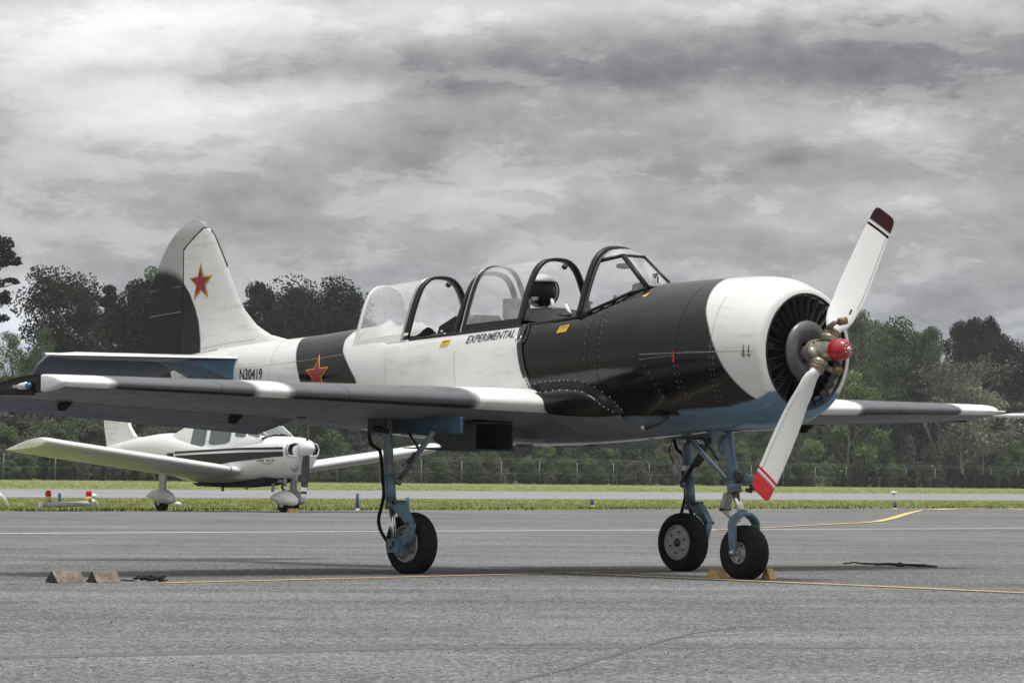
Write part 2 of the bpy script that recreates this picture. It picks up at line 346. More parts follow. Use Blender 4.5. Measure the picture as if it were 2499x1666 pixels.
def bevel(o,w,seg=2,ang=35):
    mo=o.modifiers.new('bevel','BEVEL'); mo.width=w; mo.segments=seg; mo.limit_method='ANGLE'; mo.angle_limit=R(ang); return o

# ---------------------------------------------------------------- ground
def zt(r):
    if r<40: return 0.0
    if r<90: return -(r-40)*.0033
    if r<560: return -.165-.0022*(r-90)
    return -1.199
def ray(u,v): return (Fw+Rt*((u-CX)/FPX)-Up*((v-CY)/FPX))
def on_ground(u,v,lift=0):
    d=ray(u,v); h=Vector((d.x,d.y,0)).length; lo,hi=3.0,4000.0
    for _ in range(60):
        mid=(lo+hi)/2; zz=CAM.z+d.z*mid/h
        if zz<zt(mid): hi=mid
        else: lo=mid
    p=CAM+d*(lo/h); return Vector((p.x,p.y,zt(lo)+lift))
def at_dist(u,r,lift=0):
    """ground point in the direction of column u at ground distance r"""
    d=ray(u,1135); d=Vector((d.x,d.y,0)).normalized(); return Vector((CAM.x+d.x*r,CAM.y+d.y*r,zt(r)+lift))
RS=[.5,2,5,8,11,14,17,20,23,26,29,32,35,38,40,45,50,56,62,70,78,86,90,100,112,126,142,160,180,205,235,270,310,355,400,450,500,560,800,1500,4000,7000]
def line_r(A,B,th):
    """distance from the camera foot to line AB along ground angle th"""
    d=Vector((math.cos(th),math.sin(th))); a=Vector((A.x-CAM.x,A.y-CAM.y)); b=Vector((B.x-A.x,B.y-A.y))
    den=d.x*b.y-d.y*b.x
    if abs(den)<1e-9: return None
    t=(a.x*b.y-a.y*b.x)/den
    return t if t>0 else None
THS=sorted([YAW+R(a) for a in list(np.arange(-180,180.1,3.0))+list(np.arange(-9,9,.3))])
def sector(name,matname,rin,rout,lift,kind='structure',clampmax=2500,wob=None):
    mb=MB(); rows=[]
    NS=60
    for th in THS:
        a=rin(th) if rin else .5; b=rout(th)
        a=clampmax if a is None else min(a,clampmax); b=clampmax if b is None else min(b,clampmax)
        if b<a: b=a
        row=[]
        for i in range(NS+1):
            r=a*(b/max(a,1e-3))**(i/NS) if a>0 else b*i/NS
            row.append((CAM.x+r*math.cos(th),CAM.y+r*math.sin(th),zt(r)+lift))
        rows.append(row)
    mb.grid(rows,smooth=True,closed=False)
    if True:
        o=mb.build(name,matname,fix=False)
    return tag(o,kind=kind)
def groundmat(name,fn,rough=.9,bump=0.4,bscale=60,bd=.01,spec=.3):
    m_=bpy.data.materials.new(name); m_.use_nodes=True; T=NT(m_.node_tree); b=T.n['Principled BSDF']; b.inputs['Roughness'].default_value=rough
    b.inputs['Specular IOR Level'].default_value=spec
    g=T.new('ShaderNodeNewGeometry').outputs['Position']; c,h=fn(T,g); T.put(b.inputs['Base Color'],c)
    bn=T.new('ShaderNodeBump'); bn.inputs['Strength'].default_value=bump; bn.inputs['Distance'].default_value=bd
    T.put(bn.inputs['Height'],h); T.l.new(bn.outputs[0],b.inputs['Normal']); return m_
def asphalt(T,g):
    s=T.sep(g)
    grain=T.noise(g,75,3,.75); grain2=T.noise(g,28,3,.7)
    v=T.new('ShaderNodeTexVoronoi'); T.put(v.inputs['Vector'],g); v.inputs['Scale'].default_value=55
    v2=T.new('ShaderNodeTexVoronoi'); T.put(v2.inputs['Vector'],g); v2.inputs['Scale'].default_value=20
    patch=T.noise(g,.33,6,.62,.5); patch2=T.noise(g,1.4,5,.6)
    # paving lanes run along the apron
    lx=T.math('ADD',T.math('MULTIPLY',s[0],.93),T.math('MULTIPLY',s[1],-.35)); ly=T.math('ADD',T.math('MULTIPLY',s[0],.35),T.math('MULTIPLY',s[1],.93))
    lane=T.noise(T.comb(T.math('MULTIPLY',lx,.9),T.math('MULTIPLY',ly,.05),0),1.3,5,.6)
    k=T.math('ADD',T.math('MULTIPLY',T.math('SUBTRACT',grain,.5),.62),T.math('MULTIPLY',T.math('SUBTRACT',grain2,.5),.22))
    k=T.math('ADD',k,T.math('MULTIPLY',T.math('SUBTRACT',patch,.5),1.25)); k=T.math('ADD',k,T.math('MULTIPLY',T.math('SUBTRACT',patch2,.5),.25))
    k=T.math('ADD',k,T.math('MULTIPLY',T.math('SUBTRACT',lane,.5),1.2))
    cr=T.sep(v.outputs['Color'])[0]; cr2=T.sep(v2.outputs['Color'])[0]
    k=T.math('ADD',k,T.math('MULTIPLY',T.math('SUBTRACT',T.math('POWER',cr,3.0),.25),1.5)); k=T.math('ADD',k,T.math('MULTIPLY',T.math('SUBTRACT',cr2,.5),.16))
    k=T.math('MAXIMUM',k,-.9)
    val=T.math('MULTIPLY',T.math('ADD',1.0,k),.152)
    sp=T.new('ShaderNodeTexVoronoi'); T.put(sp.inputs['Vector'],g); sp.inputs['Scale'].default_value=2.6
    dot=T.rng(sp.outputs['Distance'],.018,.028,.3,1); val=T.math('MULTIPLY',val,dot)
    # a few sealed cracks
    w=T.noise(g,.8,4,.6); wx=T.math('ADD',lx,T.math('MULTIPLY',w,.5))
    fr=T.math('FRACT',T.math('MULTIPLY',wx,1/3.7)); ck=T.rng(T.math('ABSOLUTE',T.math('SUBTRACT',fr,.5)),.0,.012,.80,1); val=T.math('MULTIPLY',val,ck)
    val=T.math('MAXIMUM',val,.012)
    c=T.mix(1.0,T.comb(val,val,val),(1.0,1.0,.985,1),'MULTIPLY')
    return c,T.math('ADD',grain,grain2)
def grassm(T,g):
    a=T.noise(g,.10,5,.6); b=T.noise(g,1.6,5,.7); c0=T.noise(g,.035,4,.5)
    c=T.mix(T.rng(b,.3,.7),(.16,.19,.065,1),(.25,.285,.10,1)); c=T.mix(T.rng(a,.5,.68,0,.75),c,(.25,.215,.145,1))
    c=T.mix(T.rng(c0,.45,.6,0,.4),c,(.19,.225,.075,1)); return c,b
def runm(T,g):
    a=T.noise(g,.12,5,.6); f=T.rng(a,.3,.7,.225,.285,False); return T.comb(f,f,T.math('MULTIPLY',f,1.05)),a
M['asphalt']=groundmat('apron_asphalt',asphalt,.88,.55,60,.006)
M['grassland']=groundmat('grass_ground',grassm,1,.6,3,.05,.1); M['runway']=groundmat('runway_asphalt',runm,.85,.1,3,.01)
A0,A1=on_ground(0,1247),on_ground(2499,1239.5); B0,B1=on_ground(0,1213),on_ground(2499,1220); C0,C1=on_ground(0,1192.5),on_ground(2499,1205.5)
edge=lambda A,B:(lambda th:line_r(A,B,th))
field=sector('grass_field','grassland',None,lambda th:6500,-.014,clampmax=7000)
sector('apron','asphalt',None,edge(A0,A1),0.0)
sector('runway','runway',edge(B0,B1),edge(C0,C1),-.006)
def stripe(name,pts,w,matname,lift=.004,sub=14):
    """painted line: pts on the ground, w its width (one number or per point)"""
    P=[]; ws=[]
    w=w if hasattr(w,'__len__') else [w]*len(pts)
    for i in range(len(pts)-1):
        for q in range(sub):
            t=q/sub; P.append(pts[i].lerp(pts[i+1],t)); ws.append(w[i]*(1-t)+w[i+1]*t)
    P.append(pts[-1]); ws.append(w[-1]); rows=[]
    for i,p in enumerate(P):
        d=(P[min(i+1,len(P)-1)]-P[max(i-1,0)]); d.z=0; d.normalize(); n=Vector((-d.y,d.x,0))
        rr=(Vector((p.x,p.y,0))-Vector((CAM.x,CAM.y,0))).length
        rows.append([Vector((*(p+n*ws[i]/2).xy,zt(rr)+lift)),Vector((*(p-n*ws[i]/2).xy,zt(rr)+lift))])
    return tag(MB().grid(rows).build(name,matname,fix=False),kind='structure')
def worn(name,col,lo,hi):
    def fn(T,g):
        n=T.noise(g,14,5,.75); k=T.noise(g,75,3,.7); f=T.rng(T.math('ADD',T.math('MULTIPLY',n,.6),T.math('MULTIPLY',k,.4)),lo,hi)
        return T.mix(f,(*col,1),(.146,.145,.141,1)),k
    return groundmat(name,fn,.85,.3,60,.004)
M['yline']=worn('worn_yellow_line',(.60,.45,.20),.50,.64); M['wline']=worn('worn_white_line',(.62,.62,.61),.56,.72); M['yline2']=worn('fresh_yellow_line',(.62,.48,.20),.58,.8)
g=on_ground
stripe('yellow_guide_line',[g(385,1423),g(1060,1406),g(1370,1398),g(1700,1389),g(2110,1379)],.095,'yline')
stripe('yellow_guide_line',[g(1370,1398.5),g(1820,1418),g(2140,1431.5),g(2499,1448),g(2900,1466)],.085,'yline2',.008)
stripe('white_apron_line',[g(-60,1302),g(700,1297.5),g(1700,1292.5),g(2560,1289)],.24,'wline')
stripe('yellow_taxi_line',[g(1700,1296),g(1840,1289.5),g(2000,1281),g(2100,1276),g(2140,1273),g(2180,1264),g(2215,1253),g(2250,1244.5)],[.07,.09,.11,.14,.17,.19,.18,.1],'yline2',.010)
stripe('yellow_edge_line',[g(2280,1243.5),g(2320,1241.5),g(2400,1240.6)],[.6,.5,.4],'yline2',.010)
stripe('yellow_edge_line',[g(2450,1241.0),g(2499,1243.0),g(2560,1245)],[.3,.5,.6],'yline2',.010)
stripe('runway_side_line',[g(-40,1210.5),g(128,1211)],.5,'wline',.012)
M['stainband']=worn('darker_asphalt_band',(.118,.118,.116),.44,.60)
M['crack']=worn('pavement_crack',(.105,.105,.105),.46,.60)
stripe('pavement_crack',[g(1130,1690),g(1380,1632),g(1580,1573),g(1690,1545),g(1790,1531),g(1960,1524)],[.03,.035,.03,.025,.02,.01],'crack',.0016)
stripe('pavement_crack',[g(-40,1604),g(500,1592),g(1000,1580),g(1500,1577),g(2150,1580)],[.22,.30,.26,.24,.1],'stainband',.0010)
stripe('pavement_crack',[g(1580,1573),g(1640,1556),g(1800,1548),g(1990,1541)],[.02,.02,.012,.01],'crack',.0022)
stripe('pavement_joint',[g(-60,1338),g(900,1334),g(1800,1330),g(2560,1327)],.14,'stainband',.0010)
stripe('pavement_joint',[g(-60,1268),g(900,1264),g(2560,1262)],.3,'stainband',.0010)
# grass tufts along the strips
def tufts(name,areas,n,hmin,hmax,seed,mats='leaf_bright'):
    rs=random.Random(seed); mb=MB(); 
    for i in range(n):
        u0_,u1_,va,vb=areas[i%len(areas)]
        u=rs.uniform(u0_,u1_); t=rs.random()
        p=on_ground(u,va(u)*(1-t)+vb(u)*t); 
        for k in range(4):
            a=rs.uniform(0,2*PI); h=rs.uniform(hmin,hmax); q=p+Vector((rs.uniform(-.2,.2),rs.uniform(-.2,.2),-.05)); w=.012+h*.35
            d=Vector((math.cos(a),math.sin(a),0)); l=Vector((rs.uniform(-.4,.4),rs.uniform(-.4,.4),1))*(h+.07)
            mb.add([q-d*w,q+d*w,q+l],[(0,1,2)],0,False)
    return tag(mb.build(name,mats,fix=False),kind='stuff')
M['turf']=leafmat('grass_blades',(.15,.16,.06),(.31,.31,.11),.2); M['weeds']=leafmat('dark_weeds',(.05,.06,.03),(.12,.12,.05),.1)
ya=lambda u:1247-.003*u; yb=lambda u:1213+.0028*u; yc=lambda u:1192.5+.0052*u; yf=lambda u:1171+.0082*u
tufts('near_grass',[(-30,2530,lambda u:ya(u)-1,lambda u:yb(u)+2)],9000,.0,.018,3,'turf')
tufts('far_grass',[(-30,2530,lambda u:yc(u)-2,lambda u:yf(u))],6000,.0,.03,4,'turf')
tufts('weed_clumps',[(-30,2530,lambda u:ya(u)-.5,lambda u:ya(u)-4)],350,.0,.05,5,'weeds')
# coarse aggregate standing proud of the worn asphalt
AG=24; NA=62000; ra=np.random.RandomState(3)
rr_=np.sqrt(ra.uniform(15.0**2,36.0**2,NA)); tt_=YAW+np.radians(ra.uniform(-11,11,NA)); hh=ra.uniform(.0012,.0042,NA)*(1+(ra.rand(NA)<.06)*.8); ww=ra.uniform(.003,.0065,NA); aa=ra.uniform(0,6.28,NA)
px_=CAM.x+rr_*np.cos(tt_); py_=CAM.y+rr_*np.sin(tt_); V=np.zeros((NA,4,3))
for k in range(3):
    V[:,k,0]=px_+ww*np.cos(aa+k*2.094); V[:,k,1]=py_+ww*np.sin(aa+k*2.094); V[:,k,2]=-.0005
V[:,3,0]=px_; V[:,3,1]=py_; V[:,3,2]=hh
me=bpy.data.meshes.new('coarse_aggregate'); base=(np.arange(NA)*4)[:,None]; FF=np.concatenate([base+np.array([[0,1,3]]),base+np.array([[1,2,3]]),base+np.array([[2,0,3]])])
me.from_pydata(V.reshape(-1,3).tolist(),[],FF.tolist())
def aggm(name):
    m_=bpy.data.materials.new(name); m_.use_nodes=True; T=NT(m_.node_tree); b=T.n['Principled BSDF']; b.inputs['Roughness'].default_value=.8
    ri=T.new('ShaderNodeNewGeometry').outputs['Random Per Island']; v=T.ramp(ri,[(0,.035),(.30,.09),(.6,.17),(.85,.27),(1,.42)]); T.put(b.inputs['Base Color'],v); return m_
me.materials.append(aggm('aggregate_stone')); ao=bpy.data.objects.new('coarse_aggregate',me); COL.objects.link(ao); ao['kind']='stuff'
# pebbles on the apron
mb=MB(); rs=random.Random(11)
for i in range(300):
    p=on_ground(rs.uniform(-50,2550),1300+rs.random()**.8*360); s_=rs.uniform(.002,.0065)*(1.6 if rs.random()<.08 else 1)
    mb.add([p+Vector(q)*s_ for q in((1,0,0),(0,1,.1),(-1,.1,0),(0,-1,0),(.1,0,.9))],[(0,1,4),(1,2,4),(2,3,4),(3,0,4)],0,False)
M['pebble']=mat('dark_grit',(.03,.03,.03),.9)
tag(mb.build('loose_grit','pebble',fix=False),kind='stuff')

# x, ztop, zbot, zmid, half width, exponent
FUS=[(-1.10,2.02,1.06,1.55,.470,2.0),(-1.45,2.045,1.010,1.55,.500,2.05),(-1.73,2.046,.985,1.55,.495,2.1),(-2.10,2.025,.955,1.53,.480,2.15),(-2.60,1.975,.925,1.50,.462,2.2),
(-3.20,1.925,.915,1.47,.445,2.25),(-3.90,1.880,.935,1.44,.420,2.25),(-4.50,1.840,.975,1.42,.388,2.2),(-5.10,1.784,1.035,1.41,.340,2.15),
(-5.40,1.756,1.070,1.41,.310,2.1),(-5.80,1.727,1.120,1.42,.270,2.1),(-6.30,1.695,1.190,1.44,.215,2.1),(-6.90,1.650,1.300,1.47,.135,2.0),(-7.30,1.600,1.380,1.49,.060,2.0)]
COWL=[(-1.60,2.072,1.000,1.55,.520,2.0),(-1.40,2.080,1.005,1.55,.528,2.0),(-1.10,2.092,1.020,1.556,.534,2.0),(-.85,2.097,1.030,1.563,.534,2.0),(-.68,2.088,1.042,1.567,.523,2.0),
(-.56,2.062,1.066,1.570,.498,2.0),(-.48,2.024,1.104,1.572,.464,2.0),(-.43,1.985,1.150,1.573,.425,2.0),(-.425,1.962,1.178,1.572,.398,2.0)]
def _cr(T,x):
    T=np.array(sorted(T));X=T[:,0];x=min(max(x,X[0]),X[-1])
    i=int(min(max(np.searchsorted(X,x)-1,0),len(X)-2))
    h=X[i+1]-X[i];t=(x-X[i])/h
    def m(k):
        if k==0:return (T[1]-T[0])/(X[1]-X[0])
        if k==len(X)-1:return (T[-1]-T[-2])/(X[-1]-X[-2])
        return .5*((T[k+1]-T[k])/(X[k+1]-X[k])+(T[k]-T[k-1])/(X[k]-X[k-1]))
    return ((1+2*t)*(1-t)**2*T[i]+t*(1-t)**2*h*m(i)+t*t*(3-2*t)*T[i+1]+t*t*(t-1)*h*m(i+1))
def sec(T,x,th):
    """point of the section at x; th 0 = top, pi/2 = port side, -pi/2 = starboard"""
    _,zt,zb,zm,w,n=_cr(T,x)
    c,s=math.cos(th),math.sin(th);h=(zt-zm) if c>0 else (zm-zb)
    return np.array([x,w*math.copysign(abs(s)**(2/n),s),zm+h*math.copysign(abs(c)**(2/n),c)])
def side_y(T,x,z):
    _,zt,zb,zm,w,n=_cr(T,x)
    h=(zt-zm) if z>zm else (zm-zb)
    q=min(1,abs(z-zm)/h)
    return w*(1-q**n)**(1/n)
# ================================================================ the black and white trainer
yak=thing('trainer_airplane',(-2.9,0,0),'black and white propeller trainer with red stars and open twin canopies, parked in the foreground','airplane')
def skin(T,xs,ths,mb,mi=0,openf=None,out=0):
    rows=[[Vector(sec(T,x,t)) for t in ths] for x in xs]
    return rows
NTH=72; THC=[2*PI*i/NTH-PI for i in range(NTH)]
# fuselage
RIM=[(-4.80,1.83),(-4.66,1.80),(-4.52,1.72),(-4.40,1.660),(-4.11,1.687),(-3.49,1.726),(-2.87,1.768),(-2.25,1.826),(-1.99,1.930),(-1.82,2.045),(-1.7,2.1)]
def rim(x): return float(np.interp(x,[p[0] for p in RIM],[p[1] for p in RIM])) if -4.8<x<-1.7 else 9
xs=list(np.linspace(-7.3,-1.10,207))
mb=MB(); rows=[]
for x in xs:
    row=[]
    for t in THC:
        p=sec(FUS,x,t); z=p[2]; r_=rim(x)
        if z>r_:                       # cockpit cut-out: the skin stops at the sill
            y=side_y(FUS,x,r_); 
            p=np.array([x,math.copysign(min(abs(p[1]),y),p[1]) if abs(p[1])>1e-6 else 0.0,r_])
        row.append(p)
    rows.append(row)
n0=NTH
vs=[p for r_ in rows for p in r_]; fs=[]
for i in range(len(rows)-1):
    for j in range(NTH):
        a,b=i*NTH+j,i*NTH+(j+1)%NTH; q=[a,b,b+NTH,a+NTH]
        cx_=sum(vs[k][0] for k in q)/4; cy_=sum(abs(vs[k][1]) for k in q)/4; cz=sum(vs[k][2] for k in q)/4
        if cz>rim(cx_)-.004 and cy_<.30 and (-3.52<cx_<-2.30 or -4.42<cx_<-3.72): continue   # open cockpits
        fs.append(q)
mb.add(vs,fs); fs2=[tuple(range(NTH))]; mb.add(rows[0],fs2); mb.add(rows[-1],fs2)
fus=mb.build('fuselage','fus',yak,auto=40)
# cockpit tubs and sills
for x0,x1 in((-3.52,-2.30),(-4.42,-3.72)):
    z=rim((x0+x1)/2)-.03
    m_=MB(); m_.box((x0,-.30,1.15),(x1,.30,1.17)); m_.box((x0,-.31,1.15),(x1,-.30,z+.02)); m_.box((x0,.30,1.15),(x1,.31,z+.02)); m_.box((x0-.01,-.3,1.15),(x0,.3,z)); m_.box((x1,-.3,1.15),(x1+.01,.3,z))
    m_.build('cockpit_tub','cavity',yak)
def on_skin(T,x,z,s=-1,off=.003): return Vector((x,s*(side_y(T,x,z)+off),z))
def skin_normal(T,x,z,s=-1):
    e=.01; a=on_skin(T,x+e,z,s)-on_skin(T,x-e,z,s); b=on_skin(T,x,z+e,s)-on_skin(T,x,z-e,s); n=a.cross(b).normalized()
    return n if n.y*s>0 else -n
for s in(-1,1):
    P=[Vector((x,s*(side_y(FUS,x,rim(x))-.004),rim(x)+.004)) for x in np.linspace(-4.14,-2.25,40)]
    MB().tube(P,.010,8).build('sill_rail','frame',yak)
def strip(T,pts,w,matname,name,parent,s=-1,off=.003,sub=10,cols=2):
    """thin strip following the skin through (x,z) points"""
    P=[]
    for i in range(len(pts)-1):
        for q in range(sub): t=q/sub; P.append((pts[i][0]*(1-t)+pts[i+1][0]*t,pts[i][1]*(1-t)+pts[i+1][1]*t))
    P.append(pts[-1]); L=[on_skin(T,x,z,s,off) for x,z in P]; rows=[]
    for i,p in enumerate(L):
        d=(L[min(i+1,len(L)-1)]-L[max(i-1,0)]).normalized(); n=skin_normal(T,*P[i],s); c=d.cross(n).normalized()
        rows.append([p+c*w/2,p-c*w/2])
    return MB().grid(rows).build(name,matname,parent)
def rivets(T,pts,step,parent,s=-1,r=.0042,jit=0,name='rivets',pts3=None,nrm=None):
    mb=MB()
    if pts3 is None:
        L=[on_skin(T,x,z,s,.001) for x,z in pts]
    else: L=pts3
    acc=0
    for i in range(len(L)-1):
        seg=(L[i+1]-L[i]).length; k=max(1,int(seg/step))
        for q in range(k):
            t=q/k
            if pts3 is None:
                x=pts[i][0]*(1-t)+pts[i+1][0]*t; z=pts[i][1]*(1-t)+pts[i+1][1]*t; p=on_skin(T,x,z,s,.001); n=skin_normal(T,x,z,s)
            else: p=L[i].lerp(L[i+1],t); n=nrm
            a=n.orthogonal().normalized(); b=n.cross(a)
            mb.add([p+(a*math.cos(w)+b*math.sin(w))*r for w in [PI/3*e for e in range(6)]]+[p+n*r*.7],[(e,(e+1)%6,6) for e in range(6)])
    o=mb.build(name,'rivet',parent); o['kind']='stuff'; return o
# cowling: rear edge sweeps forward towards the belly
def cowl_rear(z): return float(np.interp(z,[1.0,1.19,1.30,1.415,1.585,1.765,1.9,2.08],[-1.30,-1.31,-1.365,-1.43,-1.546,-1.63,-1.665,-1.69]))
ts=[0,.02,.05,.09,.14,.2,.27,.35,.44,.54,.64,.74,.82,.88,.92,.95,.975,1]
FR=[-.425,-.43,-.44,-.455,-.475,-.50,-.53,-.57,-.62,-.68,-.75,-.83,-.93,-1.05,-1.18,-1.32]
rows=[[Vector(sec(COWL,x,t)) for t in THC] for x in FR if x>-1.3]
for k in range(1,9):
    row=[]
    for t in THC:
        zr=sec(COWL,-1.5,t)[2]; xr=cowl_rear(zr); x=-1.2+(xr+1.2)*k/8 if xr<-1.2 else -1.2; row.append(Vector(sec(COWL,x,t)))
    rows.append(row)
rows.append([p+Vector((0,(0-p.y)*.03,(1.55-p.z)*.03)) for p in rows[-1]])
lip=[[Vector((-.425-d,.398*sc_*math.sin(t),1.572+.395*sc_*math.cos(t))) for t in THC] for d,sc_ in((.0,.985),(.02,.965),(.06,.96),(.12,.97),(.2,.98))]
MB().grid(lip[::-1]+rows,closed=True).build('cowling','cowl',yak,auto=50)
ring=MB().lathe([(-.004,.402),(.004,.398),(.006,.388),(-.01,.384),(-.03,.385)],(-.425,0,1.572),'x',72).build('intake_ring','vane',yak)
# engine bay behind the shutters
b=MB(); b.lathe([(0,.0),(0,.385)],(-.66,0,1.572),'x',40); b.lathe([(0,.385),(.22,.385)],(-.66,0,1.572),'x',40)
b.build('engine_bay','cavity',yak)
eng=MB()
for k in range(9):
    a=2*PI*k/9; c=Vector((-.60,0,1.572)); d=Vector((0,math.sin(a),math.cos(a)))
    for q in range(7): eng.tube([c+d*(.2+q*.022),c+d*(.208+q*.022)],.062,12)
eng.build('engine_cylinders','darkmetal',yak)
sh=MB().lathe([(-.045,.06),(-.02,.062),(-.015,.10),(.012,.125),(.020,.15),(.014,.185),(-.004,.208),(-.016,.212),(-.022,.205)],(-.405,0,1.573),'x',64).build('shutter_disc','disc',yak)
b=MB()
for k in range(28):
    a=2*PI*k/28; p=Vector((-.392,.158*math.sin(a),1.573+.158*math.cos(a))); b.lathe([(0,.0055),(.003,.004),(.004,0)],p,'x',8)
bo=b.build('disc_bolts','rivet',sh); bo['kind']='stuff'
NV=30
for k in range(NV):
    a=2*PI*(k+.5)/NV; rd=Vector((0,math.sin(a),math.cos(a))); tg=Vector((0,math.cos(a),-math.sin(a))); rr=math.sin(R(50)); rx_=math.cos(R(50))
    ch=(tg*rr*.5+Vector((1,0,0))*rx_); ch.normalize(); nn=ch.cross(rd)
    c0=Vector((-.455,0,1.573))
    P=[]
    for r_,w in((.205,.014),(.385,.026)):
        q=c0+rd*r_; P+= [q-ch*w-nn*.0016,q+ch*w-nn*.0016,q+ch*w+nn*.0016,q-ch*w+nn*.0016]
    MB().add(P,[(0,1,2,3),(7,6,5,4),(0,4,5,1),(1,5,6,2),(2,6,7,3),(3,7,4,0)],0,False).build('shutter_vane','vane',yak,merge=False)
# panel joints, rivets, latches
strip(COWL,[(-.44,1.565),(-.8,1.560),(-1.2,1.556),(-1.53,1.55)],.004,'seamgrey','cowl_joint',yak,off=.0015)
strip(FUS,[(-2.895,1.757),(-2.86,1.62),(-2.79,1.46),(-2.715,1.30)],.010,'seam','panel_joint',yak)
strip(FUS,[(-4.9,1.585),(-5.4,1.545),(-6.3,1.49)],.003,'seamgrey','panel_joint',yak)
strip(FUS,[(-2.12,1.79),(-2.12,1.62),(-2.10,1.45)],.004,'seam','panel_joint',yak)
strip(FUS,[(-2.10,1.62),(-1.72,1.64)],.004,'seam','panel_joint',yak)
rivets(COWL,[(-1.52,1.515),(-1.17,1.540)],.022,yak,r=.0036)
rivets(COWL,[(-1.505,1.515),(-1.44,1.42),(-1.38,1.30),(-1.32,1.19)],.045,yak,r=.0036)
for xo in(-1.185,-1.145): rivets(COWL,[(xo,1.52),(xo+.005,1.36),(xo+.03,1.20)],.042,yak,r=.0034)
for xo in(-.835,-.80): rivets(COWL,[(xo,1.60),(xo,1.44),(xo-.01,1.26),(xo-.03,1.19)],.036,yak,r=.0034)
for xo in(-.53,-.50): rivets(COWL,[(xo,1.68),(xo,1.60),(xo-.01,1.46),(xo-.02,1.38)],.03,yak,r=.0022)
rivets(COWL,[(-.62,1.566),(-1.10,1.564)],.03,yak,r=.0026)
strip(FUS,[(-5.85,1.70),(-5.84,1.55),(-5.84,1.30)],.003,'seamgrey','panel_joint',yak)
strip(FUS,[(-1.96,1.93),(-2.02,1.80),(-2.0,1.50),(-1.98,1.30)],.004,'seam','panel_joint',yak)
strip(FUS,[(-2.12,1.47),(-1.60,1.49)],.004,'seam','panel_joint',yak)
strip(COWL,[(-1.17,2.02),(-1.165,1.80),(-1.165,1.20)],.004,'seam','panel_joint',yak)
strip(COWL,[(-.82,1.558),(-.82,1.75),(-.83,1.95)],.003,'seamgrey','panel_joint',yak,off=.0015)
strip(FUS,[(-3.55,1.60),(-3.54,1.40),(-3.53,1.34)],.0025,'seamgrey','panel_joint',yak)
strip(FUS,[(-4.35,1.60),(-4.34,1.40),(-4.33,1.34)],.0025,'seamgrey','panel_joint',yak)
rivets(FUS,[(-5.80,1.70),(-5.80,1.40)],.03,yak,r=.002); rivets(FUS,[(-3.50,1.62),(-3.48,1.36)],.03,yak,r=.0018)
rivets(FUS,[(-1.93,1.93),(-1.99,1.80),(-1.97,1.50)],.04,yak,r=.003)
rivets(FUS,[(-2.13,1.80),(-2.13,1.47)],.055,yak,r=.0034); rivets(FUS,[(-2.05,1.47),(-1.9,1.48)],.03,yak,r=.0034); rivets(FUS,[(-2.05,1.78),(-1.9,1.79)],.05,yak,r=.0034)
# registration, lettering and placards wrapped on the skin
def text_mesh(body,height,width,shear=0,bold=0.0,sp=1.0):
    cu=bpy.data.curves.new('txt','FONT'); cu.body=body; cu.size=1; cu.shear=shear; cu.offset=bold; cu.resolution_u=3; cu.space_character=sp
    ob=bpy.data.objects.new('txt',cu); COL.objects.link(ob); dg=bpy.context.evaluated_depsgraph_get(); dg.update()
    me=bpy.data.meshes.new_from_object(ob.evaluated_get(dg)); V=np.array([v.co[:2] for v in me.vertices]); Fc=[tuple(p.vertices) for p in me.polygons]
    bpy.data.objects.remove(ob); bpy.data.curves.remove(cu); bpy.data.meshes.remove(me)
    V[:,0]=(V[:,0]-V[:,0].min())/(V[:,0].max()-V[:,0].min())*width; V[:,1]=(V[:,1]-V[:,1].min())/(V[:,1].max()-V[:,1].min())*height
    return V,Fc
def wrap_text(T,body,x0,z0,x1,z1,height,name,matname,parent,s=-1,off=.004,**kw):
    L=math.hypot(x1-x0,z1-z0); V,Fc=text_mesh(body,height,L,**kw); mb=MB(); pts=[]
    for u,v in V:
        t=u/L; x=x0+(x1-x0)*t; z=z0+(z1-z0)*t+v; pts.append(on_skin(T,x,z,s,off))
    mb.add(pts,Fc,0,False); return mb.build(name,matname,parent,fix=False)
wrap_text(FUS,'N30419',-6.245,1.403,-5.935,1.408,.086,'registration','ink',yak,bold=.012)
wrap_text(FUS,'EXPERIMENTAL',-3.450,1.650,-2.925,1.690,.056,'lettering','ink',yak,shear=.26,bold=.010)
def star_poly(c,r,rot=0,k=.40,n=5):
    return [(c[0]+(r if i%2==0 else r*k)*math.sin(rot+PI*i/n),c[1]+(r if i%2==0 else r*k)*math.cos(rot+PI*i/n)) for i in range(2*n)]
def star(T,c,r,rot,parent,fn,sx=1):
    st=None
    for nm,rr,mt,off in(('star','',None,0),):
        pass
    def lay(r_,off,matname,name,par):
        P=star_poly((0,0),r_,rot); mb=MB(); N=6; rings=[]
        for q in range(N+1): rings.append([fn(c[0]+p[0]*sx*q/N,c[1]+p[1]*q/N,off) for p in P])
        # denser outline so that it follows the skin
        mb.grid(rings[1:],closed=True,smooth=False); mb.add([rings[0][0]]+rings[1],[(0,1+i,1+(i+1)%10) for i in range(10)],0,False)
        return mb.build(name,matname,par)
    a=lay(r,.003,'ink','star',parent); lay(r*.965,.005,'yellow','star_border',a); lay(r*.84,.007,'starred','star_field',a); return a
star(FUS,(-5.20,1.435),.165,R(-4),yak,lambda x,z,o:on_skin(FUS,x,z,-1,o))
star(FUS,(-5.20,1.435),.165,R(4),yak,lambda x,z,o:on_skin(FUS,x,z,1,o))
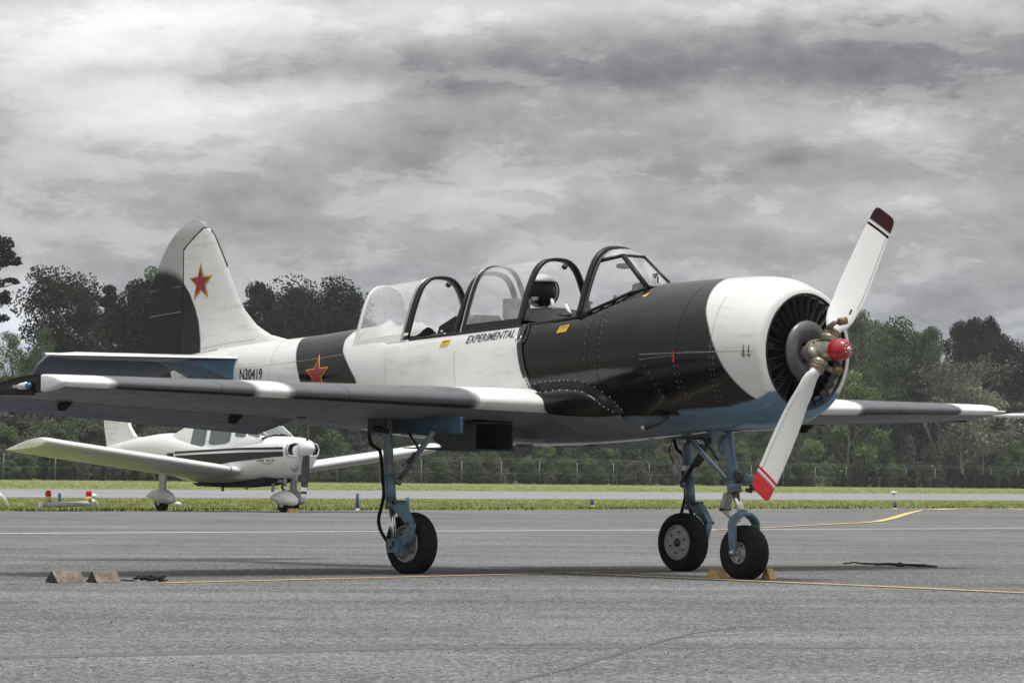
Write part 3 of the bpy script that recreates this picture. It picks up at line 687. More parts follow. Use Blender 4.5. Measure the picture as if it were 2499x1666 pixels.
def placard(x0,x1,zc,slope,h,T=FUS,shear=.02):
    def P(x,v,off): return on_skin(T,x+shear*(v-.5),zc+slope*(x-(x0+x1)/2)+(v-.5)*h,-1,off)
    a=MB().grid([[P(x0+(x1-x0)*i/5,j/3,.004) for j in range(4)] for i in range(6)]).build('rescue_placard','placard',yak)
    k=MB()
    for v,w0,w1,th_ in((.52,.08,.92,.05),(.34,.10,.86,.05),(.17,.1,.9,.05)):
        for q in range(9):
            if (q*7+int(v*10))%4==0: continue
            xa=x0+(x1-x0)*(w0+(w1-w0)*q/9); xb=x0+(x1-x0)*(w0+(w1-w0)*(q+.75)/9); k.grid([[P(xa,v,.006),P(xa,v+th_,.006)],[P(xb,v,.006),P(xb,v+th_,.006)]])
    V,Fc=text_mesh('RESCUE',.24,.74*(x1-x0),shear=.1,bold=.03)
    k.add([P(x0+(x1-x0)*.13+u,.67+v,.006) for u,v in V],Fc,0,False)
    b=k.build('placard_print','ink',a,fix=False); b['kind']='stuff'; return a
placard(-3.735,-3.640,1.654,.10,.050); placard(-2.452,-2.352,1.742,.10,.052); 
placard(-1.735,-1.615,1.978,.0,.030,shear=.035)
# red streamer and cowl latches
f_=MB(); f_.grid([[on_skin(COWL,-1.176+a*w,z,-1,.006) for a in(-1,1)] for z,w in((1.572,.006),(1.55,.013),(1.53,.012),(1.51,.016),(1.49,.008))]).build('red_streamer','red',yak)
for x in(-.542,-.505):
    MB().tube([on_skin(COWL,x,z,-1,.007) for z in(1.605,1.56,1.525)],.0035,6).build('cowl_latch','darkmetal',yak)
MB().tube([on_skin(COWL,x,1.545,-1,.008) for x in(-.56,-.49)],.0035,6).build('cowl_latch','steel',yak)
# wing root fairing
A=[(-2.72,1.34),(-2.60,1.362),(-2.493,1.368),(-2.40,1.372),(-2.306,1.373),(-2.23,1.370),(-2.153,1.362),(-2.095,1.346),(-2.036,1.326),(-1.97,1.292),(-1.907,1.255),(-1.875,1.22),(-1.86,1.196),(-1.84,1.17),(-1.825,1.149)]
INN=[(-2.52,-.575,1.278),(-2.469,-.58,1.286),(-2.41,-.58,1.293),(-2.34,-.58,1.300),(-2.267,-.58,1.305),(-2.19,-.58,1.302),(-2.11,-.575,1.297),(-2.05,-.57,1.288),(-1.99,-.56,1.262),(-1.95,-.545,1.236),(-1.92,-.52,1.206),(-1.90,-.50,1.185),(-1.885,-.47,1.168),(-1.87,-.44,1.152),(-1.85,-.40,1.140)]
BOT=[(-2.50,-.605,1.285),(-2.46,-.61,1.275),(-2.43,-.612,1.255),(-2.41,-.612,1.235),(-2.40,-.612,1.210),(-2.392,-.61,1.185),(-2.385,-.607,1.160),(-2.37,-.60,1.138),(-2.30,-.575,1.128),(-2.22,-.545,1.122),(-2.15,-.51,1.118),(-2.07,-.48,1.116),(-2.0,-.445,1.116),(-1.93,-.41,1.122),(-1.86,-.375,1.132)]
for s in(-1,1):
    rows=[]
    for a,i,bt in zip(A,INN,BOT):
        p0=on_skin(FUS,a[0],a[1],s,.002); p1=Vector((i[0],-i[1]*s if s>0 else i[1],i[2])); p2=Vector((bt[0],-bt[1]*s if s>0 else bt[1],bt[2])); row=[]
        if s>0: p1.y=abs(i[1]); p2.y=abs(bt[1])
        for q in range(7): t=q/6; m_=p0.lerp(p1,.5); m_.z-=.012; row.append(p0*(1-t)**2+m_*2*t*(1-t)+p1*t*t)
        for q in range(1,7):
            t=q/6; m_=p1.lerp(p2,.5)+Vector((.03,.02*s,.012)); row.append(p1*(1-t)**2+m_*2*t*(1-t)+p2*t*t)
        rows.append(row)
    fa=MB().grid(rows).build('wing_root_fairing','black',yak)
    nn=Vector((.2,.85*s,.5)).normalized()
    rivets(None,None,.042,fa,pts3=[r_[0]+nn*.004 for r_ in rows],nrm=nn,r=.0042); rivets(None,None,.05,fa,pts3=[r_[6]+nn*.003 for r_ in rows],nrm=nn,r=.0042)
    if s<0:
        e=MB()
        for x,y,z in((-2.28,-.6,1.25),(-2.22,-.595,1.235),(-2.18,-.592,1.215),(-2.24,-.60,1.20)):
            pass
    # belly fillet below the fairing
    rows=[[Vector((b_[0],abs(b_[1])*s,b_[2])).lerp(Vector((b_[0]-.06,.0,.965+.0*q)),q/6)-Vector((0,0,.030*math.sin(PI*q/6))) for q in range(7)] for b_ in BOT[7:]]
    MB().grid(rows).build('belly_fillet','under',yak)
# ---------------------------------------------------------------- wings
def airfoil(t=.135,n=22,camber=.018,cut=1.0):
    """upper from the cut chord to the nose, then lower back; (x/c forward negative, z/c)"""
    up=[];lo=[]
    for i in range(n+1):
        x=.5*(1-math.cos(PI*i/n))*cut if i<n else cut
        x=(1-math.cos(PI/2*i/n))*cut
        yt=5*t*(.2969*math.sqrt(x)-.1260*x-.3516*x*x+.2843*x**3-.1036*x**4)
        yc=camber*4*x*(1-x)*1.0
        up.append((x,yc+yt)); lo.append((x,yc-yt*.93))
    return up[::-1]+lo[1:]
def place(pts,le,c,inc):
    ci,si=math.cos(inc),math.sin(inc); return [Vector((le[0]-(x*c*ci)+ z*c*si*0,le[1],le[2]-x*c*si+z*c*ci)) for x,z in pts]
INC=R(5.2)
def wing_le(y,s):
    a=abs(y); t=(a-.6)/4.0; return (-2.395-.335*max(t,-.1),y,1.205+(.078 if s<0 else .033)*t)
def chord(y): return 2.0-.9*(abs(y)-.6)/4.0
for s in(-1,1):
    ys=[.30,.6,1.0,1.5,2.0,2.5,3.0,3.5,4.0,4.35,4.58]
    secs=[]; N=22; 
    for a in ys: secs.append(place(airfoil(.135-.02*(a-.6)/4,N,cut=.72),wing_le(a*s,s),chord(a),INC))
    # rounded tip
    tipc=place(airfoil(.115,N,cut=.72),wing_le(4.62*s,s),chord(4.62),INC)
    nf=2*N
    mb=MB(); mb.grid(secs)
    # faces: material 0 camouflage top and nose, 1 underside, 2 rear spar, 3 nose lower edge with painted shade
    k=len(secs[0]); mi=[]
    for i in range(len(secs)-1):
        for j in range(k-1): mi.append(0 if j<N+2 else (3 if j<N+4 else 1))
    mb.mi=mi; mb.add([secs[0][0],secs[0][-1],secs[-1][-1],secs[-1][0]],[(0,1,2,3)],2,False)
    for i in range(len(secs)-1): mb.add([secs[i][0],secs[i][-1],secs[i+1][-1],secs[i+1][0]],[(0,1,2,3)],2,False)
    w=mb.build('wing',['wing','under','cavity','wingshade'],yak,auto=45)
    # wing tip: white nose cap and dark recessed bay with the navigation light
    le=wing_le(4.58*s,s); c=chord(4.58)
    prof=place(airfoil(.115,N,cut=.72),le,c,INC); nose=[p for p in prof if p.x>le[0]-.235]
    rows=[]
    for q in range(6):
        t=q/5; rows.append([Vector((p.x*(1)-.0*t,p.y+s*.045*math.sin(t*PI/2),1.0*(p.z)*1.0)).lerp(Vector((le[0]-.20,p.y+s*.045,le[2]-.005)),(1-math.cos(t*PI/2))*.25) for p in nose])
    cap=MB().grid(rows); cap.add(rows[-1],[tuple(range(len(rows[-1])))]); cap.build('wing_tip_cap','white',w)
    bay=[p for p in prof if p.x<=le[0]-.225]; upb=[p for p in bay if p.z>le[2]-math.sin(INC)*(le[0]-p.x)]; 
    mb=MB(); mb.add(prof,[tuple(range(len(prof)))],0,False); mb.build('tip_rib','darkmetal',w)
    # recess lips along the bay
    top=sorted([p for i,p in enumerate(prof) if i<=N and p.x<le[0]-.22],key=lambda p:-p.x); bot=sorted([p for i,p in enumerate(prof) if i>N and p.x<le[0]-.22],key=lambda p:-p.x)
    for lst in(top,bot):
        MB().grid([[p,p+Vector((0,s*.03,0))] for p in lst]).build('tip_edge','geargrey',w)
    lx=le[0]-.39; lz=le[2]-math.sin(INC)*.39+.006; ly=le[1]+s*.025
    MB().tube([(lx-.14,ly,lz),(lx+.0,ly,lz+.006)],[.024,.026],16).build('position_light','chrome' if s<0 else 'whiteplastic',w)
    MB().lathe([(0,.026),(.02,.024),(.035,.014),(.04,0)],(lx,ly,lz+.006),'x',16).build('light_lens','bluelens' if s<0 else 'redlamp',w)
    MB().box((lx+.10,min(ly,ly-s*.03),lz-.01),(lx+.155,max(ly,ly-s*.03),lz+.05)).build('tip_recess','cavity',w)
    MB().box((lx-.32,min(ly+s*.001,ly-s*.02),lz-.055),(lx+.05,max(ly+s*.001,ly-s*.02),lz-.02)).build('tip_recess','cavity',w)
    # flap and aileron
    def surf(name,a,b_,rot,mats=('wing','under')):
        R_=[]
        for q in range(9):
            y=(a+(b_-a)*q/8); le_=wing_le(y*s,s); c_=chord(y); tt=.135-.02*(y-.6)/4
            full=airfoil(tt,40,cut=1.0); pts=[p for p in full if p[0]>=.725]
            up=[p for p in pts[:len(pts)//2]]; lo=[p for p in pts[len(pts)//2:]]
            xs_=[.725,.75,.8,.86,.92,.97,1.0]
            def zz(x,sg):
                yt=5*tt*(.2969*math.sqrt(x)-.1260*x-.3516*x*x+.2843*x**3-.1036*x**4); return .018*4*x*(1-x)+(yt if sg>0 else -yt*.93)
            hx,hz=.735,zz(.735,-1)*.4+zz(.735,1)*.6
            loop=[(x,zz(x,1)) for x in xs_[::-1]]+[(.715,(zz(.72,1)+zz(.72,-1))/2)]+[(x,zz(x,-1)) for x in xs_]
            ro=[(hx+(x-hx)*math.cos(rot)+(z-hz)*math.sin(rot),hz-(x-hx)*math.sin(rot)+(z-hz)*math.cos(rot)) for x,z in loop]
            R_.append(place(ro,le_,c_,INC))
        m_=MB().grid(R_); kk=len(R_[0]); m_.mi=[0 if j<7 else 1 for i in range(8) for j in range(kk-1)]
        m_.add(R_[0],[tuple(range(kk))],1,False); m_.add(R_[-1],[tuple(range(kk))[::-1]],1,False)
        m_.f.append((0,)) if False else None
        for i in range(8): m_.add([R_[i][0],R_[i][-1],R_[i+1][-1],R_[i+1][0]],[(0,1,2,3)],1,False)
        return m_.build(name,list(mats),w,auto=40)
    surf('flap',.62,1.72,0)
    surf('aileron',1.74,4.56,R(13) if s<0 else R(-9),('wing','navy'))
    for y in((2.35,3.95) if s<0 else (3.35,)):
        le_=wing_le(y*s,s); c_=chord(y); x=le_[0]-.73*c_; z=le_[2]-math.sin(INC)*.73*c_-.028*c_
        MB().prism([(x+.09,z+.012),(x+.0,z-.05),(x-.05,z-.045),(x-.06,z-.01),(x-.02,z+.02)],y*s-.012,y*s+.012).build('hinge_bracket','cavity',w)
    # rivet lines and inspection ring under the wing
    rl=MB()
    for fr in(.12,.30,.31,.55,.56):
        for q in range(150):
            y=.7+3.8*q/149; le_=wing_le(y*s,s); c_=chord(y); tt=.135-.02*(y-.6)/4
            yt=5*tt*(.2969*math.sqrt(fr)-.1260*fr-.3516*fr*fr+.2843*fr**3-.1036*fr**4); z=.018*4*fr*(1-fr)-yt*.93
            p=place([(fr,z)],le_,c_,INC)[0]-Vector((0,0,.0015)); e=.006
            rl.add([p+Vector((e,0,0)),p+Vector((0,e,0)),p+Vector((-e,0,0)),p+Vector((0,-e,0))],[(0,1,2,3)],0,False)
    o=rl.build('underside_rivets','seam',w,fix=False); o['kind']='stuff'
    le_=wing_le(2.28*s,s); p=place([(.33,-.062)],le_,chord(2.28),INC)[0]
    MB().lathe([(.0,.036),(-.012,.036),(-.012,.028),(0,.028)],p,'z',24).build('tie_down_ring','ink',w)
# panel joints of the wing skin
for s in(-1,1):
    for y in(1.18,2.30,3.35):
        pf=place(airfoil(.135-.02*(y-.6)/4,22,cut=.72),wing_le(y*s,s),chord(y),INC); c0=Vector((wing_le(y*s,s)[0]-.5,y*s,wing_le(y*s,s)[2]-.03))
        L=[p+(p-c0).normalized()*.0015 for p in pf[2:-2]]
        MB().grid([[p+Vector((0,-.002,0)),p+Vector((0,.002,0))] for p in L]).build('skin_joint','seam',yak)
    pts=[]
    for q in range(130):
        y=.66+3.8*q/129; pf=place(airfoil(.135-.02*(y-.6)/4,22,cut=.72),wing_le(y*s,s),chord(y),INC); pts.append(pf[12]+Vector((.0,0,.002)))
    rr_=MB()
    for p in pts: rr_.add([p+Vector((.004*math.cos(a),.004*math.sin(a),0)) for a in(0,1.57,3.14,4.71)]+[p+Vector((.001,0,.003))],[(0,1,4),(1,2,4),(2,3,4),(3,0,4)])
    o=rr_.build('top_skin_rivets','rivet',yak,fix=False); o['kind']='stuff'
# ---------------------------------------------------------------- tail
M['rootblue']=mat('root_fillet_blue',(.045,.11,.18),.5,var=.3,vscale=6)
for s in(-1,1):
    rows=[]
    P=[(.10,-6.27,-6.97),(.20,-6.32,-6.97),(.6,-6.50,-6.97),(1.0,-6.67,-6.972),(1.3,-6.79,-6.975),(1.45,-6.855,-6.985),(1.53,-6.905,-6.995),(1.56,-6.95,-7.0)]
    for y,xl,xh in P:
        c=xl-xh; t=.085*(1 if y<1.45 else .6)*.62; row=[]
        for a in range(17):
            q=-PI/2+ PI*a/16
        up=[(1-math.cos(PI/2*i/8)) for i in range(9)]
        U=[Vector((xl-u*c,y*s,1.572-.0*u+t*.55*math.sqrt(max(0,1-(1-min(1,u*1.6))**2))*(1 if u<.62 else 1-.25*(u-.62)))) for u in up]
        Lw=[Vector((p.x,p.y,1.572-(p.z-1.572)*.95)) for p in U[1:]]
        rows.append(U[::-1]+Lw)
    k=len(rows[0]); mb=MB().grid(rows); mb.mi=[0 if j<8 else 1 for i in range(len(rows)-1) for j in range(k-1)]
    mb.add(rows[-1],[tuple(range(k))],1,False)
    for i in range(len(rows)-1): mb.add([rows[i][0],rows[i][-1],rows[i+1][-1],rows[i+1][0]],[(0,1,2,3)],1,False)
    st=mb.build('horizontal_stabilizer',['white','under'],yak,auto=40)
    el=[]
    for y,xt,zt_ in((.16,-7.10,1.50),(.26,-7.20,1.43),(.40,-7.27,1.375),(.8,-7.25,1.385),(1.2,-7.20,1.40),(1.45,-7.15,1.415),(1.555,-7.11,1.425)):
        hx,hz=-6.985,1.570; el.append([Vector((hx+.03,y*s,hz+.018)),Vector((hx,y*s,hz+.024)),Vector((hx+(xt-hx)*.5,y*s,hz+(zt_-hz)*.5+.016)),Vector((xt,y*s,zt_+.003)),Vector((xt,y*s,zt_-.003)),Vector((hx+(xt-hx)*.5,y*s,hz+(zt_-hz)*.5-.018)),Vector((hx+.015,y*s,hz-.022))])
    # horn forward of the hinge at the tip
    e=MB().grid(el,closed=True,caps=True); e.build('elevator','navy',st,auto=40)
    MB().tube([Vector((-6.90,1.575*s,1.568)),Vector((-7.03,1.575*s,1.50)),Vector((-7.11,1.57*s,1.425))],.008,6).build('tip_edge','steel',st)
    MB().add([(-6.33,.20*s,1.39),(-6.33,.20*s,1.56),(-6.92,.12*s,1.56),(-6.92,.10*s,1.39),(-6.50,.52*s,1.553),(-6.92,.52*s,1.553)],[(0,1,2,3),(0,1,4),(0,4,5,3),(2,3,5)],0,False).build('root_fillet','rootblue',st)
# fin and rudder: outline in (x,z), lens-shaped thickness
def vsurf(name,outline,matname,parent,thick,hinge_x,le_x,mats=None):
    """outline: list of (z, x_front, x_rear)"""
    rows=[]
    for z,xf,xr in outline:
        c=xf-xr; row=[]
        for i in range(11):
            u=i/10; x=xf-c*(1-math.cos(PI*u))/2; q=min(1,max(0,(le_x(z)-x)/max(.05,(le_x(z)+7.72))))
            t=thick(z)*1.9*(.55*math.sqrt(q)*(1-q)**.62) ; row.append((x,t))
        rows.append([Vector((x,t,z)) for x,t in row]+[Vector((x,-t,z)) for x,t in row[::-1]])
    return MB().grid(rows,closed=True,caps=True).build(name,matname,parent,auto=50)
FINLE=[(1.60,-5.60),(1.68,-5.70),(1.729,-5.995),(1.76,-6.153),(1.835,-6.313),(1.968,-6.475),(2.114,-6.573),(2.23,-6.64),(2.35,-6.714),(2.50,-6.81),(2.56,-6.855),(2.60,-6.90)]
fle=lambda z: float(np.interp(z,[p[0] for p in FINLE],[p[1] for p in FINLE]))
th=lambda z: .075+.10*max(0,min(1,(2.0-z)/.5))**2
o=[(z,fle(z)-.0,-7.178) for z in list(np.linspace(1.60,2.43,22))]
o+= [(2.47,fle(2.47),-7.135),(2.51,fle(2.51),-7.08),(2.55,fle(2.55)-.004,-7.025),(2.59,fle(2.59)-.012,-6.97),(2.602,-6.93,-6.955)]
fin=vsurf('fin',o,'fin',yak,th,-7.18,fle)
RUDTE=[(1.40,-7.58),(1.5,-7.63),(1.62,-7.66),(1.80,-7.672),(1.994,-7.664),(2.15,-7.61),(2.285,-7.529),(2.42,-7.44),(2.541,-7.326),(2.60,-7.25),(2.645,-7.17),(2.667,-7.087)]
rte=lambda z: float(np.interp(z,[p[0] for p in RUDTE],[p[1] for p in RUDTE]))
o=[(z,-7.192,rte(z)) for z in np.linspace(1.40,2.44,24)]
o+= [(2.47,-7.155,rte(2.47)),(2.51,-7.10,rte(2.51)),(2.55,-7.045,rte(2.55)),(2.59,-6.99,rte(2.59)),(2.62,-6.955,rte(2.62)),(2.645,-6.965,rte(2.645)-.0),(2.662,-7.02,-7.12),(2.667,-7.06,-7.09)]
rud=vsurf('rudder',o,'rud',yak,lambda z:.075*(1 if z<2.5 else max(.12,1-((z-2.5)/.17)**2)**.5),-7.19,lambda z:max(fle(min(z,2.5)),-6.95)+.1)
MB().prism([(-7.192,2.15),(-7.176,2.15),(-7.178,2.425),(-7.13,2.472),(-7.05,2.535),(-7.06,2.55),(-7.15,2.475),(-7.194,2.44)],-.034,.034).build('hinge_gap','cavity',fin)
MB().prism([(-7.05,2.535),(-6.965,2.597),(-6.975,2.612),(-7.06,2.55)],-.022,.022).build('hinge_gap','cavity',fin)
MB().box((-7.72,-.006,1.76),(-7.66,.006,2.03)).build('trim_tab','black',rud)
for z in(1.93,2.13):
    MB().tube([Vector((-7.22,-.030,z+.02)),Vector((-7.63,-.012,z-.015))],.007,6).build('rudder_rib','geargrey',rud)
rivets(None,None,.028,fin,pts3=[Vector((-7.165,-.045,2.15)),Vector((-7.165,-.052,1.63))],nrm=Vector((0,-1,0)),r=.003)
MB().tube([on_skin(FUS,x,z,-1,.004) for x,z in((-7.15,1.600),(-6.7,1.645))],.004,6).build('fin_joint','seamgrey',fin)
MB().tube([Vector((x,-t,z)) for x,t,z in((-6.9,.075,1.655),(-6.6,.085,1.69),(-6.25,.075,1.722))],.003,6).build('fin_joint','seamgrey',fin)
def fin_side(x,z,o):
    q=min(1,max(0,(fle(z)-x)/(fle(z)+7.72))); return Vector((x,-(th(z)*1.9*.55*math.sqrt(q)*(1-q)**.62+o),z))
star(None,(-6.965,2.175),.155,R(-3),fin,fin_side,sx=.96)
MB().tube([Vector((fle(z)+.003,0,z)) for z in np.linspace(2.30,2.59,12)],.006,6).build('deicing_edge','darkmetal',fin)
MB().tube([(-5.02,-.02,1.79),(-5.03,-.02,1.81),(-5.06,-.02,1.805)],.006,6).build('antenna_stub','darkmetal',yak)
# ---------------------------------------------------------------- canopies
ARCH=[(1,0),(.955,.10),(.91,.20),(.865,.30),(.82,.40),(.77,.50),(.715,.60),(.655,.70),(.58,.80),(.52,.86),(.44,.915),(.34,.96),(.22,.988),(.10,.998),(0,1)]
def arch(x0,w,zb,h,lean=0,scale=1,full=True):
    P=[]
    for a,b in ARCH: P.append(Vector((x0+lean*b,-w*scale*a,zb+h*(b if scale==1 else b*scale))))
    return P+[Vector((p.x,-p.y,p.z)) for p in P[-2::-1]]
def band(name,xs_,hw,matname,parent,thick=.012):
    """hoop: flat band between two stations, with thickness"""
    rows=[]
    for (x,w,zb,h,l) in xs_: rows.append(arch(x,w+.006,zb-.002,h+.008,l))
    inner=[[Vector((p.x,p.y*(1-thick/.3),p.z-thick*max(0,(p.z-r[0].z)/.45))) for p in r] for r in rows]
    mb=MB(); mb.grid(rows); mb.grid(inner,flip=True); mb.grid([rows[0],inner[0]],flip=True); mb.grid([rows[-1],inner[-1]])
    return mb.build(name,matname,parent)
def canopy(name,xr,xf,wr,wf,zr,zf,hr,hf,lr,lf,label,frame_mat,rail_mat,railh):
    def st(t): return (xr+(xf-xr)*t,wr+(wf-wr)*t,zr+(zf-zr)*t,hr+(hf-hr)*t,lr+(lf-lr)*t)
    g_=MB().grid([arch(*st(t)) for t in np.linspace(0.02,.98,9)]).build(name,'canopy',yak)
    g_['label']=label
    e=.042/(xf-xr)
    band('front_hoop',[st(1-e*1.2),st(1+.0)],0,'frame',g_,.02)
    band('rear_hoop',[st(0),st(e*.7)],0,frame_mat,g_,.014)
    for s in(-1,1):
        rows=[]
        for t in np.linspace(0,1,9):
            x,w,zb,h,l=st(t); k=railh; q=1-.5*k/h*.9
            rows.append([Vector((x,s*(w+.006),zb-.012)),Vector((x+l*k/h,s*(w*(1-.45*k/h)+.007),zb+k)),Vector((x+l*k/h,s*(w*(1-.45*k/h)-.008),zb+k)),Vector((x,s*(w-.014),zb-.012))])
        MB().grid(rows,closed=True,caps=True,smooth=False).build('side_rail',rail_mat,g_)
    x,w,zb,h,l=st(1)
    MB().lathe([(-.022,0),(-.018,.014),(0,.022),(.018,.014),(.022,0)],(x+l+.012,.045,zb+h-.058),'x',14).build('latch_knob','darkmetal',g_)
    return g_
c1=canopy('sliding_canopy',-3.560,-2.905,.352,.372,1.727,1.770,.497,.497,.0,.0,'front sliding canopy with thick black frame, slid back','frame','frame',.060)
c2=canopy('sliding_canopy',-4.815,-4.160,.305,.345,1.640,1.690,.462,.472,.0,.0,'rear sliding canopy with white frame, slid back','white','white',.050)
# second white edge behind the front hoop of the rear canopy
band('hoop_edge',[(-4.235,.343,1.688,.470,0),(-4.215,.344,1.689,.471,0)],0,'steel',c2,.010)
band('hoop_edge',[(-3.575,.354,1.727,.499,0),(-3.565,.354,1.727,.499,0)],0,'steel',c1,.012)
band('roll_hoop',[(-3.665,.345,1.722,.455,.03),(-3.625,.346,1.724,.46,.03)],0,'frame',yak,.022)
# headrest and deck between the cockpits
m_=MB()
rows=[]
for x,zt_ in((-3.58,1.735),(-3.50,1.77),(-3.38,1.835),(-3.25,1.865),(-3.10,1.875),(-3.0,1.86)):
    rows.append([Vector((x,y,zt_-.16*(y/.30)**2 if zt_-.16*(y/.30)**2>1.6 else 1.6)) for y in np.linspace(-.30,.30,11)])
m_.grid(rows).build('rear_deck','greypad',yak)
bevel(MB().box((-3.40,-.10,1.83),(-3.30,.10,1.985)).build('headrest','greypad',yak),.015)
m_=MB(); m_.grid([[Vector((x,y,z)) for y,z in zip(np.linspace(-.27,.27,9),[zt_-.10,zt_-.03,zt_-.005,zt_,zt_,zt_,zt_-.005,zt_-.03,zt_-.10])] for x,zt_ in((-3.16,1.84),(-3.08,1.91),(-2.95,1.915),(-2.80,1.895),(-2.66,1.84))]); m_.build('seat_back','leather',yak)
MB().tube([(-2.80,-.03,1.93),(-2.76,-.03,1.88),(-2.70,-.02,1.80)],[.015,.013,.010],8).build('harness_strap','cloth',yak)
MB().tube([(-2.76,.10,1.975),(-2.66,.10,1.945)],.010,8).build('harness_strap','greypad',yak)
for q,(a,b_) in enumerate((((-2.80,-.2,1.80),(-2.66,-.1,1.845)),((-2.72,-.05,1.80),(-2.6,.05,1.835)))):
    MB().tube([a,((a[0]+b_[0])/2,(a[1]+b_[1])/2,1.85),b_],.02,8).build('seat_cushion_fold','leather',yak)
# rear cockpit: instrument hood, folded straps
m_=MB(); m_.prism([(-4.02,1.67),(-3.98,1.79),(-3.80,1.865),(-3.755,1.845),(-3.80,1.68)],-.20,.02); bevel(m_.build('instrument_hood','leather',yak),.012)
m_=MB(); m_.prism([(-3.80,1.68),(-3.72,1.875),(-3.70,1.87),(-3.60,1.76),(-3.56,1.70)],-.10,.16); bevel(m_.build('instrument_hood','leather',yak),.010)
MB().tube([(-4.08,-.12,1.72),(-4.02,-.11,1.80),(-3.94,-.10,1.805),(-3.88,-.10,1.76)],.006,8).build('grab_hoop','darkmetal',yak)
for a in((-3.93,-.21,1.745),(-3.90,-.21,1.725),(-3.955,-.21,1.715)):
    MB().lathe([(-.010,0),(-.008,.014),(.008,.014),(.010,0)],a,'y',12).build('instrument_knob','steel',yak)
MB().tube([(-4.06,-.25,1.70),(-3.98,-.24,1.72),(-3.93,-.22,1.70)],.012,8).build('throttle_lever','darkmetal',yak)
# white cover bunched up under the rear canopy
rs=random.Random(5); rows=[]
for i,x in enumerate(np.linspace(-4.78,-4.28,14)):
    rows.append([Vector((x,y,1.66+.17*math.exp(-(y/.24)**2)*(.75+.35*math.sin(i*1.3+y*9)*.6)+(.035*math.sin(i*2.1+y*23))*math.exp(-(y/.3)**2))) for y in np.linspace(-.29,.29,15)])
MB().grid(rows).build('folded_cover','cloth',yak)
# windshield
H=arch(-2.285,.382,1.828,.490,-.015); 
N1,F1=Vector((-2.13,-.105,2.268)),Vector((-2.13,.105,2.262)); N0,F0=Vector((-1.845,-.135,2.030)),Vector((-1.845,.135,2.030))
screen=MB().add([N0,F0,F1,N1],[(0,1,2,3)],0,False).build('windshield','frontpane',yak,fix=False)
for a,b_,r_ in((N1,N0,.019),(F1,F0,.013),(N1,F1,.012),(Vector((-1.83,-.13,2.035)),Vector((-1.83,.13,2.035)),.012)):
    MB().tube([a,b_],r_,8).build('corner_post','frame',screen)
hp=[p for p in H]
MB().tube(hp,.026,10).build('windshield_hoop','frame',screen)
MB().tube([p+Vector((.035,0,-.012)) for p in hp],.012,8).build('hoop_seal','darkmetal',screen)
def hpt(fr,s): # point on the hoop at arch height fraction
    for p in (hp if s<0 else hp[::-1]):
        if (p.z-1.828)/.49>=fr: return p
for s,cn,c0 in((-1,N1,N0),(1,F1,F0)):
    q=hpt(.79,s); MB().tube([q,cn],.014,8).build('side_bar','frame',screen)
    # side pane down to the cockpit rim
    arc=[]
    for x in np.linspace(-2.25,-1.86,9):
        zz=rim(x); arc.append(Vector((x,s*(side_y(FUS,x,min(zz,2.035))-.004 if zz<2.03 else .135),min(zz,2.03)+.012)))
    arc[-1]=c0.copy()
    low=[p for p in (hp if s<0 else hp[::-1])[:9]]
    up=[low[min(8,i)] for i in range(9)]
    edge_=[low[-1].lerp(cn,i/8) for i in range(9)]
    rows=[arc,[a.lerp(b_,.5)+Vector((0,s*.012,0)) for a,b_ in zip(arc,edge_)],edge_]
    MB().grid([[low[0],low[4],low[8]]]+[[arc[i],arc[i].lerp(edge_[i],.5)+Vector((0,s*.010,0)),edge_[i]] for i in range(1,9)]).build('side_pane','screen',screen)
    MB().tube([a+Vector((0,s*.004,0)) for a in arc],.013,8).build('base_strip','frame',screen)
# roof pane between the hoop and the front panel
top=[p for p in hp if p.z>hpt(.79,-1).z-1e-6]; n_=len(top)
tgt=[N1.lerp(F1,i/(n_-1)) for i in range(n_)]
roofp=MB().grid([top,[a.lerp(b_,.5)+Vector((0,0,.028)) for a,b_ in zip(top,tgt)],tgt]).build('roof_pane','screen',screen)
M['roofglass']=glassmat('roof_perspex_painted_sheen',(.95,.95,.95),.62,1.5); roofp.data.materials[0]=M['roofglass']  # bright sky highlight on the roof painted as a white veil
# mirror and instruments seen through the windshield
MB().tube([(-2.17,-.02,2.255),(-2.18,-.03,2.215)],.006,6).build('mirror_arm','darkmetal',screen)
MB().lathe([(-.075,0),(-.06,.016),(0,.022),(.06,.016),(.075,0)],(-2.19,-.04,2.195),'y',12).build('rear_view_mirror','darkmetal',screen)
bevel(MB().box((-2.20,-.19,1.83),(-2.02,-.02,1.945)).build('instrument_box','greypad',yak),.012)
MB().tube([(-2.16,-.16,1.93),(-2.15,-.16,1.985)],.012,8).build('switch_lever','darkmetal',yak)
m_=MB(); m_.prism([(-2.06,1.85),(-2.06,1.985),(-2.02,2.005),(-2.01,2.06),(-1.93,2.075),(-1.875,2.045),(-1.86,1.95)],-.13,.08); bevel(m_.build('instrument_hood','leather',yak),.008)
MB().tube([(-1.90,.02,2.04),(-1.905,.02,2.12)],.006,6).build('compass_stem','darkmetal',yak)
MB().tube([(-1.93,.0,2.06),(-1.97,.05,2.13),(-1.955,.07,2.14)],[.02,.016,.008],8).build('compass','greypad',yak)
